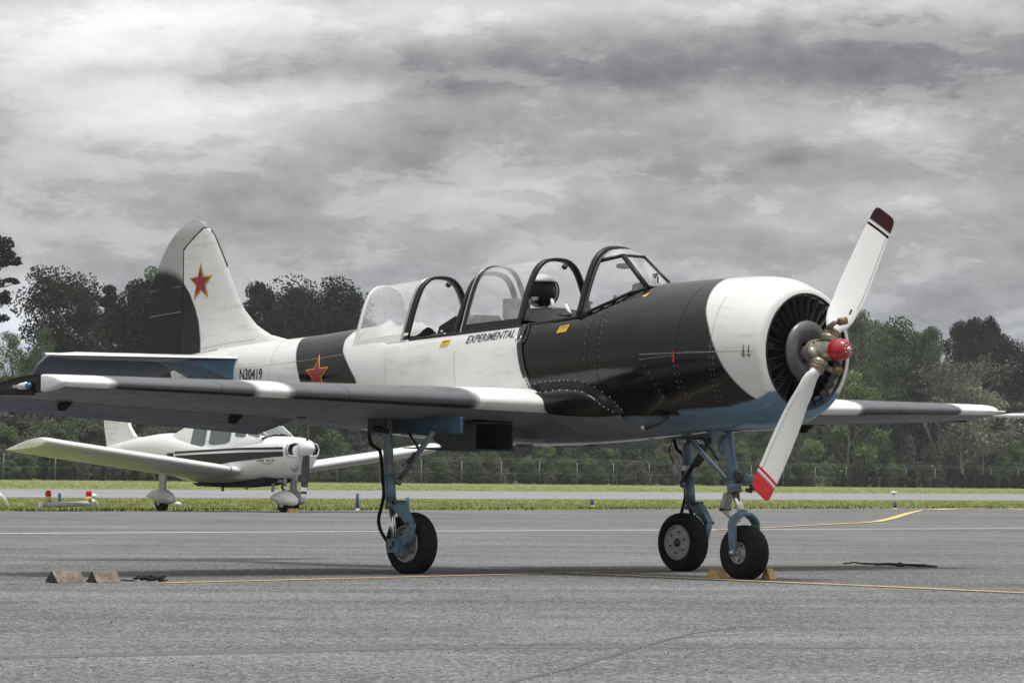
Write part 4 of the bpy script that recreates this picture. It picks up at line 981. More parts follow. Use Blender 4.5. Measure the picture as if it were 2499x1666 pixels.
# boarding strap with buckles over the sill behind the front cockpit
strap=[(-2.845,1.780),(-2.84,1.70),(-2.83,1.62),(-2.805,1.54),(-2.78,1.46),(-2.75,1.40)]
M['strap']=mat('dark_webbing',(.060,.060,.058),.9,var=.2,vscale=40,bump=.4,bscale=120)
strip(FUS,strap,.050,'strap','boarding_strap',yak,off=.010)
strip(FUS,[(-2.80,1.79),(-2.785,1.73),(-2.79,1.67),(-2.825,1.62),(-2.80,1.54),(-2.76,1.42)],.014,'seam','strap_cord',yak,off=.012)
for x,z in((-2.875,1.692),(-2.822,1.698)): MB().tube([on_skin(FUS,x,z,-1,.018),on_skin(FUS,x-.002,z-.03,-1,.02)],.004,6).build('buckle','chrome',yak)
MB().tube([on_skin(FUS,-2.875,1.662,-1,.02),on_skin(FUS,-2.85,1.652,-1,.02),on_skin(FUS,-2.822,1.668,-1,.02)],.004,6).build('buckle','chrome',yak)
P=[on_skin(FUS,x+.03,z,-1,.012) for x,z in((-2.79,1.40),(-2.772,1.385),(-2.765,1.365),(-2.778,1.34),(-2.79,1.345),(-2.79,1.37),(-2.775,1.39))]
MB().tube(P,.003,6).build('karabiner','chrome',yak)
# exhaust and belly details
MB().tube([(-1.44,-.33,1.12),(-1.52,-.36,1.07),(-1.60,-.385,1.045)],[.017,.018,.020],12).build('exhaust_stub','darkmetal',yak)
MB().tube([(-1.60,-.385,1.045),(-1.628,-.395,1.035)],[.021,.019],12).build('exhaust_tip','steel',yak)
# oil cooler scoop under the starboard wing root: open box facing forward
y0,y1,z0,z1=-.97,-.60,.872,1.075; xf,xb=-2.72,-3.02
sc_=MB(); t=.012
sc_.box((xb,y0,z0),(xf,y0+t,z1)); sc_.box((xb,y1-t,z0),(xf,y1,z1)); sc_.box((xb,y0,z0-.003),(xf+.02,y1,z0+t)); sc_.box((xb,y0,z1-t),(xf,y1,z1+.002))
sc_.prism([(xb,z0),(xb,z1),(xb-.35,1.06),(xb-.35,1.045)],y0+.002,y0+.012); sc_.prism([(xb,z0),(xb,z1),(xb-.35,1.06),(xb-.35,1.045)],y1-.012,y1-.002)
sp=bevel(sc_.build('oil_cooler_scoop','scoop',yak),.01,3)
MB().box((xb+.01,y0+t,z0+t),(xb+.03,y1-t,z1-t)).build('radiator_core','cavity',sp)
MB().add([(xb,y0,z0-.004),(xb,y1,z0-.004),(xb-.44,y1,.885),(xb-.44,y0-.02,.885),(xb,y0,z0+.004),(xb,y1,z0+.004),(xb-.44,y1,.892),(xb-.44,y0-.02,.892)],[(0,1,2,3),(7,6,5,4),(0,4,5,1),(1,5,6,2),(2,6,7,3),(3,7,4,0)],0,False).build('exit_flap','scoop',sp)
# landing flap hanging in the middle and belly bumps
MB().prism([(-2.55,.93),(-2.66,.905),(-2.72,.925),(-2.55,.955)],.10,.62).build('belly_door','geargrey',yak)
MB().lathe([(0,.07),(-.022,.058),(-.03,0)],(-2.98,-.25,.925),'z',20).build('belly_blister','geargrey',yak)
# ---------------------------------------------------------------- wheels
def tyre(name,c,r,w,parent,rimr,matn='rubber'):
    prof=[]; 
    for q in range(25):
        a=-PI/2*1.10+PI*1.10*q/24; oy=w/2*math.sin(a)*1.0; rr=r-.5*w*.62+.5*w*.62*math.cos(a) if False else None
    k=w/2; pts=[(-k*.62,rimr),(-k*.90,rimr+.012),(-k*1.0,rimr+(r-rimr)*.35),(-k*.985,rimr+(r-rimr)*.55),(-k*.88,rimr+(r-rimr)*.78),(-k*.70,rimr+(r-rimr)*.92)]
    gr=[(-.46,.975),(-.44,.955),(-.42,.978),(-.24,.992),(-.22,.972),(-.20,.994),(0,1.0)]
    tr=[(k*a,rimr+(r-rimr)*b) for a,b in gr]
    half=pts+tr; full=half+[(-o,rr) for o,rr in half[-2::-1]]
    mb=MB().lathe(full,(0,0,0),'y',56); V=[]
    for x,y,z in mb.v:
        zz=c[2]+z; fl=.0
        if zz<.03: y*=1+.10*min(1,(.03-zz)/.03)
        V.append((c[0]+x,c[1]+y,max(zz,.001)))
    mb.v=V; return mb.build(name,matn,parent,auto=35)
def rimdisc(c,r,s,parent,cover=False,depth=.03,w=.15):
    """s: side (-1 starboard face)"""
    o=s*w/2; 
    if cover: prof=[(o*.80,r*1.04),(o*.92,r*1.0),(o*.93,r*.93),(o*.78,r*.88),(o*.80,r*.55),(o*.86,r*.30),(o*.86,r*.26),(o*.70,r*.24),(o*.70,0)]
    else: prof=[(o*.80,r*1.04),(o*.88,r*1.0),(o*.88,r*.93),(o*.5,r*.86),(o*.42,r*.62),(o*.62,r*.45),(o*.7,r*.25),(o*.72,0)]
    h=MB().lathe(prof,c,'y',40).build('wheel_hub','rim',parent,auto=40)
    if cover: MB().lathe([(o*.70,r*.25),(o*.90,r*.24),(o*.93,r*.18),(o*.93,0)],c,'y',20).build('hub_cap','darkmetal',h)
    for k in range(6):
        a=2*PI*k/6+.3; rr=r*(.72 if not cover else .62)
        MB().lathe([(0,.008),(s*.008,.007),(s*.009,0)],(c[0]+rr*math.cos(a),c[1]+(o*.48 if not cover else o*.80),c[2]+rr*math.sin(a)),'y',8).build('hub_bolt','darkmetal',h)
    return h
for s in(-1,1):
    gx=0 if s<0 else -.03
    Y=lambda d:s*(1.36+d)
    G=lambda x,d,z:Vector((x+gx,Y(d),z))
    strut=MB().tube([G(-3.06,.14,1.10),G(-3.055,.14,.97),G(-3.005,.14,.49)],[.038,.036,.035],20).build('main_gear_strut','gearblue' if s>0 else 'geargrey',yak)
    strut['label']=('starboard' if s<0 else 'port')+' landing gear leg in worn blue grey paint'
    lowerb=MB().tube([G(-3.026,.14,.70),G(-3.004,.14,.475)],[.0375,.039],20).build('leg_sleeve','gearblue',strut)
    MB().tube([G(-3.010,.14,.50),G(-3.004,.14,.46)],[.044,.044],20).build('leg_collar','geargrey',strut)
    MB().tube([G(-3.005,.14,.48),G(-2.962,.14,.20)],.020,16).build('piston','chrome',strut)
    MB().tube([G(-2.965,.15,.48),G(-2.935,.15,.24)],.008,8).build('guide_rod','chrome',strut)
    MB().box((-3.21+gx,min(Y(.06),Y(.19)),.985),(-3.03+gx,max(Y(.06),Y(.19)),1.10)).build('pivot_block','darkmetal',strut)
    MB().tube([G(-3.12,.20,1.02),G(-2.98,.20,1.0)],.018,10).build('pivot_pin','cavity',strut)
    p=[(-2.985,.505),(-2.90,.51),(-2.875,.49),(-2.795,.385),(-2.785,.345),(-2.815,.335),(-2.865,.385),(-2.97,.455)]
    bevel(MB().prism([(a+gx,b_) for a,b_ in p],min(Y(.105),Y(.165)),max(Y(.105),Y(.165))).build('upper_torque_link','gearblue',strut),.006)
    p=[(-2.79,.365),(-2.815,.35),(-2.90,.245),(-2.955,.22),(-2.955,.125),(-2.885,.125),(-2.875,.19),(-2.82,.23),(-2.785,.33)]
    bevel(MB().prism([(a+gx,b_) for a,b_ in p],min(Y(.095),Y(.15)),max(Y(.095),Y(.15))).build('lower_torque_link','gearblue',strut),.006)
    MB().tube([G(-2.80,.085,.36),G(-2.80,.175,.36)],.012,10).build('link_pin','darkmetal',strut)
    for z_ in(.505,.50): MB().tube([G(-2.93,.08,z_),G(-2.93,.19,z_)],.012,10).build('link_pin','darkmetal',strut)
    MB().box((-3.0+gx,min(Y(.11),Y(.18)),.15),(-2.90+gx,max(Y(.11),Y(.18)),.245)).build('axle_block','gearblue',strut)
    MB().tube([G(-2.94,.16,.212),G(-2.94,-.05,.212)],.03,14).build('axle','darkmetal',strut)
    for a,z_ in((-2.925,.205),(-2.955,.185),(-2.93,.225)): MB().lathe([(0,.010),(s*.012,.009),(s*.013,0)],G(a,.182,z_),'y',8).build('axle_bolt','darkmetal',strut)
    MB().tube([G(-3.03,.06,.648),G(-2.86,.05,.815),G(-2.68,.04,1.0)],[.020,.019,.022],12).build('side_brace','geargrey' if s<0 else 'darkmetal',strut)
    for q in range(5): MB().tube([G(-2.885+q*.012,.075,.80+q*.012),G(-2.875+q*.012,.095,.785+q*.01)],.016-q*.001,8).build('brace_fitting','darkmetal',strut)
    MB().tube([G(-2.93,.05,.99),G(-2.80,.06,.87)],.010,8).build('lock_rod','darkmetal',strut)
    MB().tube([G(-3.06,.10,.665),G(-3.0,.05,.64)],.024,10).build('brace_lug','geargrey',strut)
    hose=[G(-3.20,.17,1.05),G(-3.215,.17,.98),G(-3.19,.17,.91),G(-3.13,.16,.875),G(-3.10,.16,.84),G(-3.095,.15,.72),G(-3.075,.15,.60),G(-3.075,.15,.54),G(-3.10,.15,.46),G(-3.125,.15,.38),G(-3.10,.15,.30),G(-3.03,.14,.22),G(-2.99,.12,.19)]
    sm=[]; 
    for i in range(len(hose)-1):
        p0=hose[max(i-1,0)];p1=hose[i];p2=hose[i+1];p3=hose[min(i+2,len(hose)-1)]
        for q in range(4):
            t=q/4; sm.append(.5*((2*p1)+(p2-p0)*t+(2*p0-5*p1+4*p2-p3)*t*t+(3*p1-p0-3*p2+p3)*t**3))
    sm.append(hose[-1]); MB().tube(sm,.0125,10).build('brake_hose','rubber',strut)
    bevel(MB().box((-3.16+gx,min(Y(-.02),Y(-.045)),.985),(-2.46+gx,max(Y(-.02),Y(-.045)),1.105)).build('leg_door','doorblue' if s<0 else 'geargrey',strut),.008)
    MB().tube([G(-3.10,-.035,.99),G(-2.62,-.035,.985)],.012,8).build('door_edge','darkmetal',strut)
    c=(-2.94+gx,Y(0),.213)
    wh=tyre('main_wheel',c,.221,.150,yak,.128)
    wh['label']=('starboard' if s<0 else 'port')+' main wheel'
    rimdisc(c,.128,s,wh,False); rimdisc(c,.128,-s,wh,True)
# landing lamp on the port leg
lc=Vector((-3.02,1.33,.765)); lm=MB().lathe([(-.05,.0),(-.045,.02),(-.02,.040),(0,.047),(.008,.048),(.008,.044)],lc,'x',28).build('landing_lamp','rim',yak)
MB().lathe([(.006,.044),(.012,.03),(.014,0)],lc,'x',28).build('lamp_glass','lens',lm)
MB().lathe([(.0,.042),(-.02,.03),(-.03,.0)],lc,'x',28).build('lamp_reflector','whiteplastic',lm)
MB().box((-3.07,1.36,.745),(-3.045,1.55,.785)).build('lamp_bracket','whiteplastic',lm)
MB().lathe([(-.02,.041),(-.02,.043),(.02,.043),(.02,.041)],(-3.063,1.5,.765),'z',24).build('lamp_clamp','whiteplastic',lm)
MB().tube([lc+Vector((-.03,0,.04)),lc+Vector((-.06,-.02,.12)),lc+Vector((-.05,.0,.20)),lc+Vector((-.03,.08,.25))],.004,6).build('lamp_cable','rubber',lm)
# ---------------------------------------------------------------- nose gear
ng=MB().tube([(-1.20,0,1.06),(-1.184,0,1.0),(-1.145,0,.83),(-1.108,0,.66)],[.044,.042,.038,.036],20).build('nose_gear_strut','gearblue',yak)
MB().tube([(-1.115,0,.68),(-1.098,0,.605)],[.052,.050],20).build('steering_collar','gearblue',ng)
for z_ in(.675,.612): MB().tube([(-1.115+(.68-z_)*.2,0,z_),(-1.112+(.68-z_)*.2,0,z_-.012)],.056,18).build('collar_flange','geargrey',ng)
MB().tube([(-1.095,0,.60),(-1.02,0,.44)],.027,16).build('piston','chrome',ng)
MB().tube([(-1.10,.02,.70),(-1.05,.16,.69)],.034,14).build('shimmy_damper','gearblue',ng)
MB().tube([(-1.08,-.02,.705),(-1.055,.02,.70)],.040,14).build('damper_end','darkmetal',ng)
for q,(x,y,z_) in enumerate(((-1.03,.10,.64),(-1.0,.13,.625),(-1.05,.08,.62),(-.99,.16,.60))):
    MB().tube([(x,y-.02,z_),(x+.02,y+.02,z_-.012)],.018-.002*q,8).build('damper_fitting','darkmetal',ng)
bevel(MB().prism([(-1.175,.60),(-1.135,.60),(-1.155,.54),(-1.185,.47),(-1.215,.468),(-1.21,.50)],-.035,.035).build('upper_torque_link','steel',ng),.005)
bevel(MB().prism([(-1.215,.475),(-1.20,.490),(-1.08,.425),(-1.06,.40),(-1.09,.395)],-.03,.03).build('lower_torque_link','steel',ng),.005)
MB().tube([(-1.19,-.05,.482),(-1.19,.05,.482)],.012,8).build('link_pin','darkmetal',ng)
# fork: crown arch and two legs
fk=MB(); rows=[]
arc=[(-.108,.17,.026),(-.112,.26,.032),(-.116,.36,.036),(-.114,.392,.038),(-.085,.424,.040),(-.04,.450,.042),(.04,.450,.042),(.085,.424,.040),(.114,.392,.038),(.116,.36,.036),(.112,.26,.032),(.108,.17,.026)]
for y,z_,w_ in arc:
    ny=Vector((0,-y,z_-.30)).normalized() if z_>.37 else Vector((0,1 if y<0 else -1,0))
    c=Vector((-1.0-(z_-.17)*.03,y,z_)); inw=Vector((0,-math.copysign(1,y),0)) if z_<.37 else Vector((0,y*4,-(z_-.2)*3)).normalized()*1
    inw=Vector((0,-y,.18-z_ if z_>.37 else 0)).normalized()
    rows.append([c+Vector((w_,0,0))-inw*.012,c-Vector((w_,0,0))-inw*.012,c-Vector((w_,0,0))+inw*.012,c+Vector((w_,0,0))+inw*.012])
fk.grid(rows,closed=True,caps=True,smooth=False); fork=bevel(fk.build('fork','gearblue',ng),.006)
MB().tube([(-1.022,0,.472),(-1.012,0,.44)],[.034,.042],16).build('fork_crown','gearblue',ng)
MB().tube([(-1.0,-.135,.184),(-1.0,.135,.184)],.012,12).build('axle','chrome',ng)
for s in(-1,1): MB().lathe([(0,.030),(s*.016,.028),(s*.018,0)],(-1.0,s*.115,.184),'y',16).build('axle_cap','gearblue',ng)
nw=tyre('nose_wheel',(-1.0,0,.184),.192,.165,yak,.075); nw['label']='nose wheel between two yellow chocks'
for s in(-1,1): rimdisc((-1.0,0,.184),.075,s,nw,False,w=.15)
MB().tube([(-1.50,-.02,.945),(-1.33,-.015,.815),(-1.155,0,.685)],[.018,.018,.016],12).build('drag_brace','gearblue',ng)
MB().tube([(-1.50,-.02,.962),(-1.33,-.02,.832),(-1.165,-.01,.70)],.007,8).build('brace_pale_top','whiteplastic',ng)  # pale tube laid along the top of the drag brace
MB().tube([(-1.43,.02,.97),(-1.28,.02,.82)],.009,8).build('lock_rod','darkmetal',ng)
for q in range(4): MB().tube([(-1.58+q*.035,-.03,.955-q*.012),(-1.56+q*.035,.05,.95-q*.01)],.018,8).build('brace_fitting','darkmetal' if q%2 else 'steel',ng)
MB().prism([(-1.34,1.065),(-1.30,1.075),(-1.10,1.01),(-1.14,1.0),(-1.17,.985),(-1.20,.93),(-1.235,.93),(-1.25,1.0),(-1.29,1.04)],-.085,-.065).build('strut_fairing','geargrey',ng)
MB().box((-1.34,-.07,1.022),(-1.02,.07,1.034)).build('gear_bay','cavity',ng)
MB().tube([(-1.22,.0,1.0),(-1.27,.01,.90),(-1.215,0,.87)],.012,8).build('retraction_link','gearblue',ng)
# ---------------------------------------------------------------- propeller
pc=Vector((-.262,0,1.571)); TL=R(3.5)
pr_=MB()
al=R(34.6)
def PX(v):   # tilt of the thrust line about the hub
    x,y,z=v; return pc+Vector((x*math.cos(TL)-z*math.sin(TL)*1.0,y,x*math.sin(TL)+z*math.cos(TL)))
hub=MB()
def lx_(prof,n=32): 
    m_=MB(); rows=[[PX((o,r_*math.cos(2*PI*q/n),r_*math.sin(2*PI*q/n))) for q in range(n)] for o,r_ in prof]; m_.grid(rows,closed=True); return m_
prop=lx_([(-.18,.055),(-.11,.055),(-.10,.085),(-.06,.088),(-.05,.070),(.02,.068),(.07,.062),(.085,.064),(.10,.060)]).build('propeller_hub','brass',yak,auto=35)
dome=lx_([(.085,.052),(.095,.068),(.110,.075),(.160,.076),(.195,.070),(.216,.056),(.227,.043),(.223,.037),(.225,.020),(.231,.018),(.234,.0)],40).build('hub_dome','red',prop,auto=40)
lx_([(.225,.018),(.242,.014),(.248,.009),(.248,0)],12).build('dome_nut','chrome',prop)
M['dome_ring']=M['tipred']
b=MB()
for q in range(8):
    a=2*PI*q/8; c=PX((.228,.030*math.cos(a),.030*math.sin(a))); b.lathe([(-.004,.005),(.004,.004),(.005,0)],c,'x',6)
o=b.build('dome_bolts','rivet',prop); o['kind']='stuff'
b=MB()
for q in range(12):
    a=2*PI*q/12; c=PX((-.055,.080*math.cos(a),.080*math.sin(a))); b.lathe([(-.004,.010),(.008,.009),(.010,0)],c,'x',6)
o=b.build('hub_bolts','brass_dark',prop); o['kind']='stuff'
def blade(sg,label,tipm,name='propeller_blade'):
    rd=Vector((0,math.sin(al),math.cos(al)))*sg; tg=Vector((0,math.cos(al),-math.sin(al)))*sg     # tg: direction of rotation (leading edge)
    #  radius, chord, thickness, pitch deg, chord offset
    ST=[(.135,.085,.085,38,0),(.17,.095,.080,38,0),(.20,.125,.066,37,.0),(.24,.168,.048,35,.004),(.30,.196,.036,32,.006),(.40,.205,.028,31,.010),(.50,.218,.023,27,.010),(.62,.220,.019,23,.008),(.74,.215,.016,20,.006),(.86,.208,.014,17.5,.003),(.96,.200,.012,16,0),(1.02,.196,.011,15,0),(1.028,.195,.011,15,0),(1.050,.193,.010,15,0),(1.062,.192,.010,15,0),(1.074,.192,.010,15,0),(1.12,.190,.010,14.5,0),(1.15,.184,.009,14,0),(1.17,.172,.008,14,0),(1.183,.150,.006,14,0),(1.190,.115,.004,14,0)]
    rows=[]
    for r_,c,t,p,off in ST:
        pt=R(p-(11 if sg<0 else 1)); c*=(1.12 if sg<0 and r_>.22 else 1); ch=(tg*math.cos(pt)+Vector((1,0,0))*math.sin(pt)); nr=ch.cross(rd).normalized()
        if nr.x<0: nr=-nr
        row=[]
        rnd=max(0,min(1,(.26-r_)/.12))
        for q in range(24):
            a=2*PI*q/24; ex=math.cos(a); ey=math.sin(a)
            k=(ey*abs(ey)**(.35*(1-rnd)))*(1.0 if ey>0 else (.55+.45*rnd))
            row.append(PX(tuple(rd*r_+ch*(off+c/2*ex*(1))+nr*(t/2*k))))
        rows.append(row)
    mb=MB().grid(rows,closed=True,caps=True); mi=[]
    for i in range(len(rows)-1):
        r_=(ST[i][0]+ST[i+1][0])/2
        mi+= [(1 if (1.028<r_<1.050 or r_>1.062) else 0)]*24
    # stripes: white blade, thin colour band, white gap, coloured tip
    mi=[]
    for i in range(len(rows)-1):
        r_=(ST[i][0]+ST[i+1][0])/2; mi+= [1 if (1.028<r_<1.050) or r_>1.062+.012 else (2 if 1.062<r_<1.075 else 0)]*24
    mi+= [0,1]; mb.mi=mi
    o=mb.build(name,['prop',tipm,'silver'],prop,auto=50,fix=True); o['label']=label
    # joint of the metal leading edge strip and a small serial plate
    E_=[]
    for r_,c,t,p,off in ST[5:13]:
        pt=R(p-(11 if sg<0 else 1)); ch=(tg*math.cos(pt)+Vector((1,0,0))*math.sin(pt)); nr=ch.cross(rd).normalized(); nr=nr if nr.x>0 else -nr
        E_.append(PX(tuple(rd*r_+ch*(off+c*.40)+nr*(t*.5*.56+.0015))))
    MB().tube(E_,.0014,5).build('edge_strip_joint','geargrey',o)
    if sg>0:
        r_,c,t,p,off=ST[6]; pt=R(p); ch=(tg*math.cos(pt)+Vector((1,0,0))*math.sin(pt)); nr=ch.cross(rd).normalized(); nr=nr if nr.x>0 else -nr; q_=rd*.36+ch*.055+nr*.018
        MB().add([PX(tuple(q_+rd*a_+ch*b_)) for a_,b_ in((-.022,-.006),(.022,-.006),(.022,.006),(-.022,.006))],[(0,1,2,3)],0,False).build('serial_plate','darkmetal',o)
    # blade root clamp
    m2=MB(); m2.tube([PX(tuple(rd*.085)),PX(tuple(rd*.115)),PX(tuple(rd*.118)),PX(tuple(rd*.15)),PX(tuple(rd*.153)),PX(tuple(rd*.175))],[.062,.062,.056,.056,.050,.048],24); m2.build('blade_root_clamp','brass',prop)
    for q in(.122,.150): MB().tube([PX(tuple(rd*q)),PX(tuple(rd*(q+.008)))],.060,24).build('clamp_ring','brass_dark',prop)
    q0=.19 if sg>0 else .12
    e=PX(tuple(rd*(q0-.03)-tg*.045)); f2=PX(tuple(rd*(q0-.01)-tg*.075+Vector((.07,0,0)))); e2=PX(tuple(rd*q0-tg*.07+Vector((.125,0,0))))
    MB().tube([e,f2,e2],[.022,.018,.016],10).build('counterweight_arm','brass',prop)
    d=(e2-f2).normalized(); MB().tube([e2-d*.015,e2+d*.04],[.027,.027],16).build('counterweight','brass_dark',prop)
    return o
bu=blade(1,'upper blade with dark maroon tip','maroon'); bl=blade(-1,'lower blade with bright red tip','tipred')
MB().tube([PX((-.05,-.07,.02)),PX((-.02,-.10,.0)),PX((.01,-.085,-.05))],[.030,.034,.022],14).build('governor_boss','brass',prop)
# pitot tube on the port tip
pt=wing_le(4.3,1); MB().tube([(pt[0]-.02,4.45,pt[2]-.0),(pt[0]+.16,4.47,pt[2]-.005)],[.009,.008],8).build('pitot_tube','whiteplastic',yak)
# ---------------------------------------------------------------- things by the trainer
hel=thing('pilot_helmet',(-3.06,-.02,1.90),'white flight helmet with black visor opening and boom microphone, resting in the front cockpit','helmet')
c=Vector((-3.065,-.02,2.035)); mb=MB(); rows=[]
ct=R(-8)
HY=R(-22)
def HP(v): return c+Vector((v[0]*math.cos(HY)-v[1]*math.sin(HY),v[0]*math.sin(HY)+v[1]*math.cos(HY),v[2]))
for i in range(17):
    a=PI*i/16; row=[]
    for j in range(28):
        b_=2*PI*j/28; x=.145*math.sin(a)*math.cos(b_); y=.118*math.sin(a)*math.sin(b_); z=.125*math.cos(a)
        row.append(HP((x,y,z)))
    rows.append(row)
vs=[p for r_ in rows for p in r_]; fs=[]
for i in range(16):
    for j in range(28):
        q=(i*28+j,i*28+(j+1)%28,(i+1)*28+(j+1)%28,(i+1)*28+j); ce=sum((vs[k] for k in q),Vector())/4-c; fxx=ce.x*math.cos(HY)+ce.y*math.sin(HY)
        if fxx>.040 and ce.z<.062: continue
        if ce.z<-.112: continue
        fs.append(q)
mb.add(vs,fs); shell=mb.build('helmet_shell','white',hel)
so_=shell.modifiers.new('thick','SOLIDIFY'); so_.thickness=.010; so_.offset=-1
vm=MB(); rows=[[HP((.128*math.sin(a)*math.cos(b_),.106*math.sin(a)*math.sin(b_),.112*math.cos(a)-.004)) for b_ in np.linspace(-1.25,1.25,15)] for a in np.linspace(.95,2.75,12)]
vm.grid(rows).build('visor','cavity',hel)
vr=[HP((.150*math.sin(a)*math.cos(b_),.122*math.sin(a)*math.sin(b_),.128*math.cos(a))) for a,b_ in [(1.05,q) for q in np.linspace(-1.2,1.2,14)]]
MB().tube(vr,.006,6).build('brow_trim','leather',hel)
for s in(-1,1):
    MB().tube([HP((.150*math.sin(a)*math.cos(1.2*s),.122*math.sin(a)*math.sin(1.2*s),.128*math.cos(a))) for a in np.linspace(1.05,2.4,8)],.006,6).build('side_trim','leather',hel)
bevel(MB().box((c.x+.03,c.y-.128,c.z-.075),(c.x+.085,c.y-.108,c.z-.045)).build('mask_bracket','steel',hel),.004)
MB().tube([HP((.14,.03,.03)),HP((.175,.03,.01)),HP((.185,.03,-.03)),HP((.17,.02,-.07))],.006,6).build('microphone_boom','leather',hel)
MB().tube([HP((.165,.02,-.06)),HP((.175,.02,-.10)),HP((.195,.02,-.14))],[.012,.015,.013],8).build('chin_strap','cloth',hel)
M['woodend']=mat('dark_end_grain',(.055,.05,.042),.9,var=.4,vscale=30)
def wedge(name,c,L,w,h,mt,ang,label,group,holes=True):
    """triangular prism chock; long axis along local y"""
    t=thing(name,c,label,'wheel chock',group); t.rotation_euler=(0,0,0)
    ca,sa=math.cos(ang),math.sin(ang)
    tw=.10 if mt=='wood' else .22; P=[(-w/2,0),(-w/2*tw,h),(w/2*tw,h),(w/2,0)]; V=[]
    for yy in(-L/2,L/2):
        for a,b_ in P: V.append(Vector((c[0]+a*ca-yy*sa,c[1]+a*sa+yy*ca,c[2]+b_+.002)))
    o=MB().add(V,[(0,1,2,3),(7,6,5,4),(0,4,5,1),(1,5,6,2),(2,6,7,3),(3,7,4,0)],0,False); o.mi=[1,1,0,0,0,0]; o=o.build('wedge_block',[mt,'woodend' if mt=='wood' else mt],t,fix=False); bevel(o,.003)
    if holes:
        q=Vector((c[0]+(L/2+.001)*sa,c[1]-(L/2+.001)*ca,c[2]+h*.5)); MB().lathe([(0,.010),(.002,.010),(.002,0)],q,'y',10).build('rope_hole','cavity',t)
    return t
wedge('wheel_chock',(-1.245,-.02,0),.12,.12,.062,'ywood',0,'yellow wooden chock behind the nose wheel','yellow chocks at the nose wheel')
wedge('wheel_chock',(-.885,.125,0),.06,.10,.075,'ywood',0,'yellow wooden chock in front of the nose wheel','yellow chocks at the nose wheel')
wa=on_ground(160,1421); wb=on_ground(254,1421)
wedge('wheel_chock',tuple(wa),.24,.13,.072,'wood',R(4),'leftmost weathered wooden chock lying on the apron left of the yellow line','weathered chocks on the apron',False)
wedge('wheel_chock',tuple(wb),.19,.12,.070,'wood',R(-3),'weathered wooden chock lying between the other one and a black rope coil','weathered chocks on the apron',False)
def ropepile(name,pts,label,r=.010,loops=None,seed=1):
    rs=random.Random(seed); t=thing(name,tuple(pts[0]),label,'rope'); 
    P=[]
    for i in range(len(pts)-1):
        for q in range(8):
            k=q/8; p=pts[i].lerp(pts[i+1],k); P.append(p+Vector((rs.uniform(-.012,.012),rs.uniform(-.012,.012),r)))
    MB().tube(P,r,7).build('strand','rope',t)
    for lc_,lr,n_ in (loops or []):
        L=[]
        for k in range(n_*12):
            a=2*PI*k/12; rr=lr*(.55+.45*math.sin(k*.37+1)); L.append(lc_+Vector((rr*math.cos(a)*1.0,rr*math.sin(a)*2.2,r+.005*(k/12)+.012*rs.random())))
        MB().tube(L,r,7).build('coil','rope',t)
    return t
ropepile('black_rope',[on_ground(205,1418),on_ground(225,1418),on_ground(290,1417),on_ground(330,1418)],'black rope joining the weathered chocks, coiled at its right end',.005,[(on_ground(350,1419),.04,5),(on_ground(378,1419),.045,5)],2)
ropepile('black_rope',[on_ground(2063,1376),on_ground(2085,1373),on_ground(2110,1377),on_ground(2150,1376),on_ground(2262,1384)],'black rope lying in a loose heap on the apron right of the nose wheel',.0065,[(on_ground(2210,1384),.15,2),(on_ground(2165,1380),.12,2)],4)
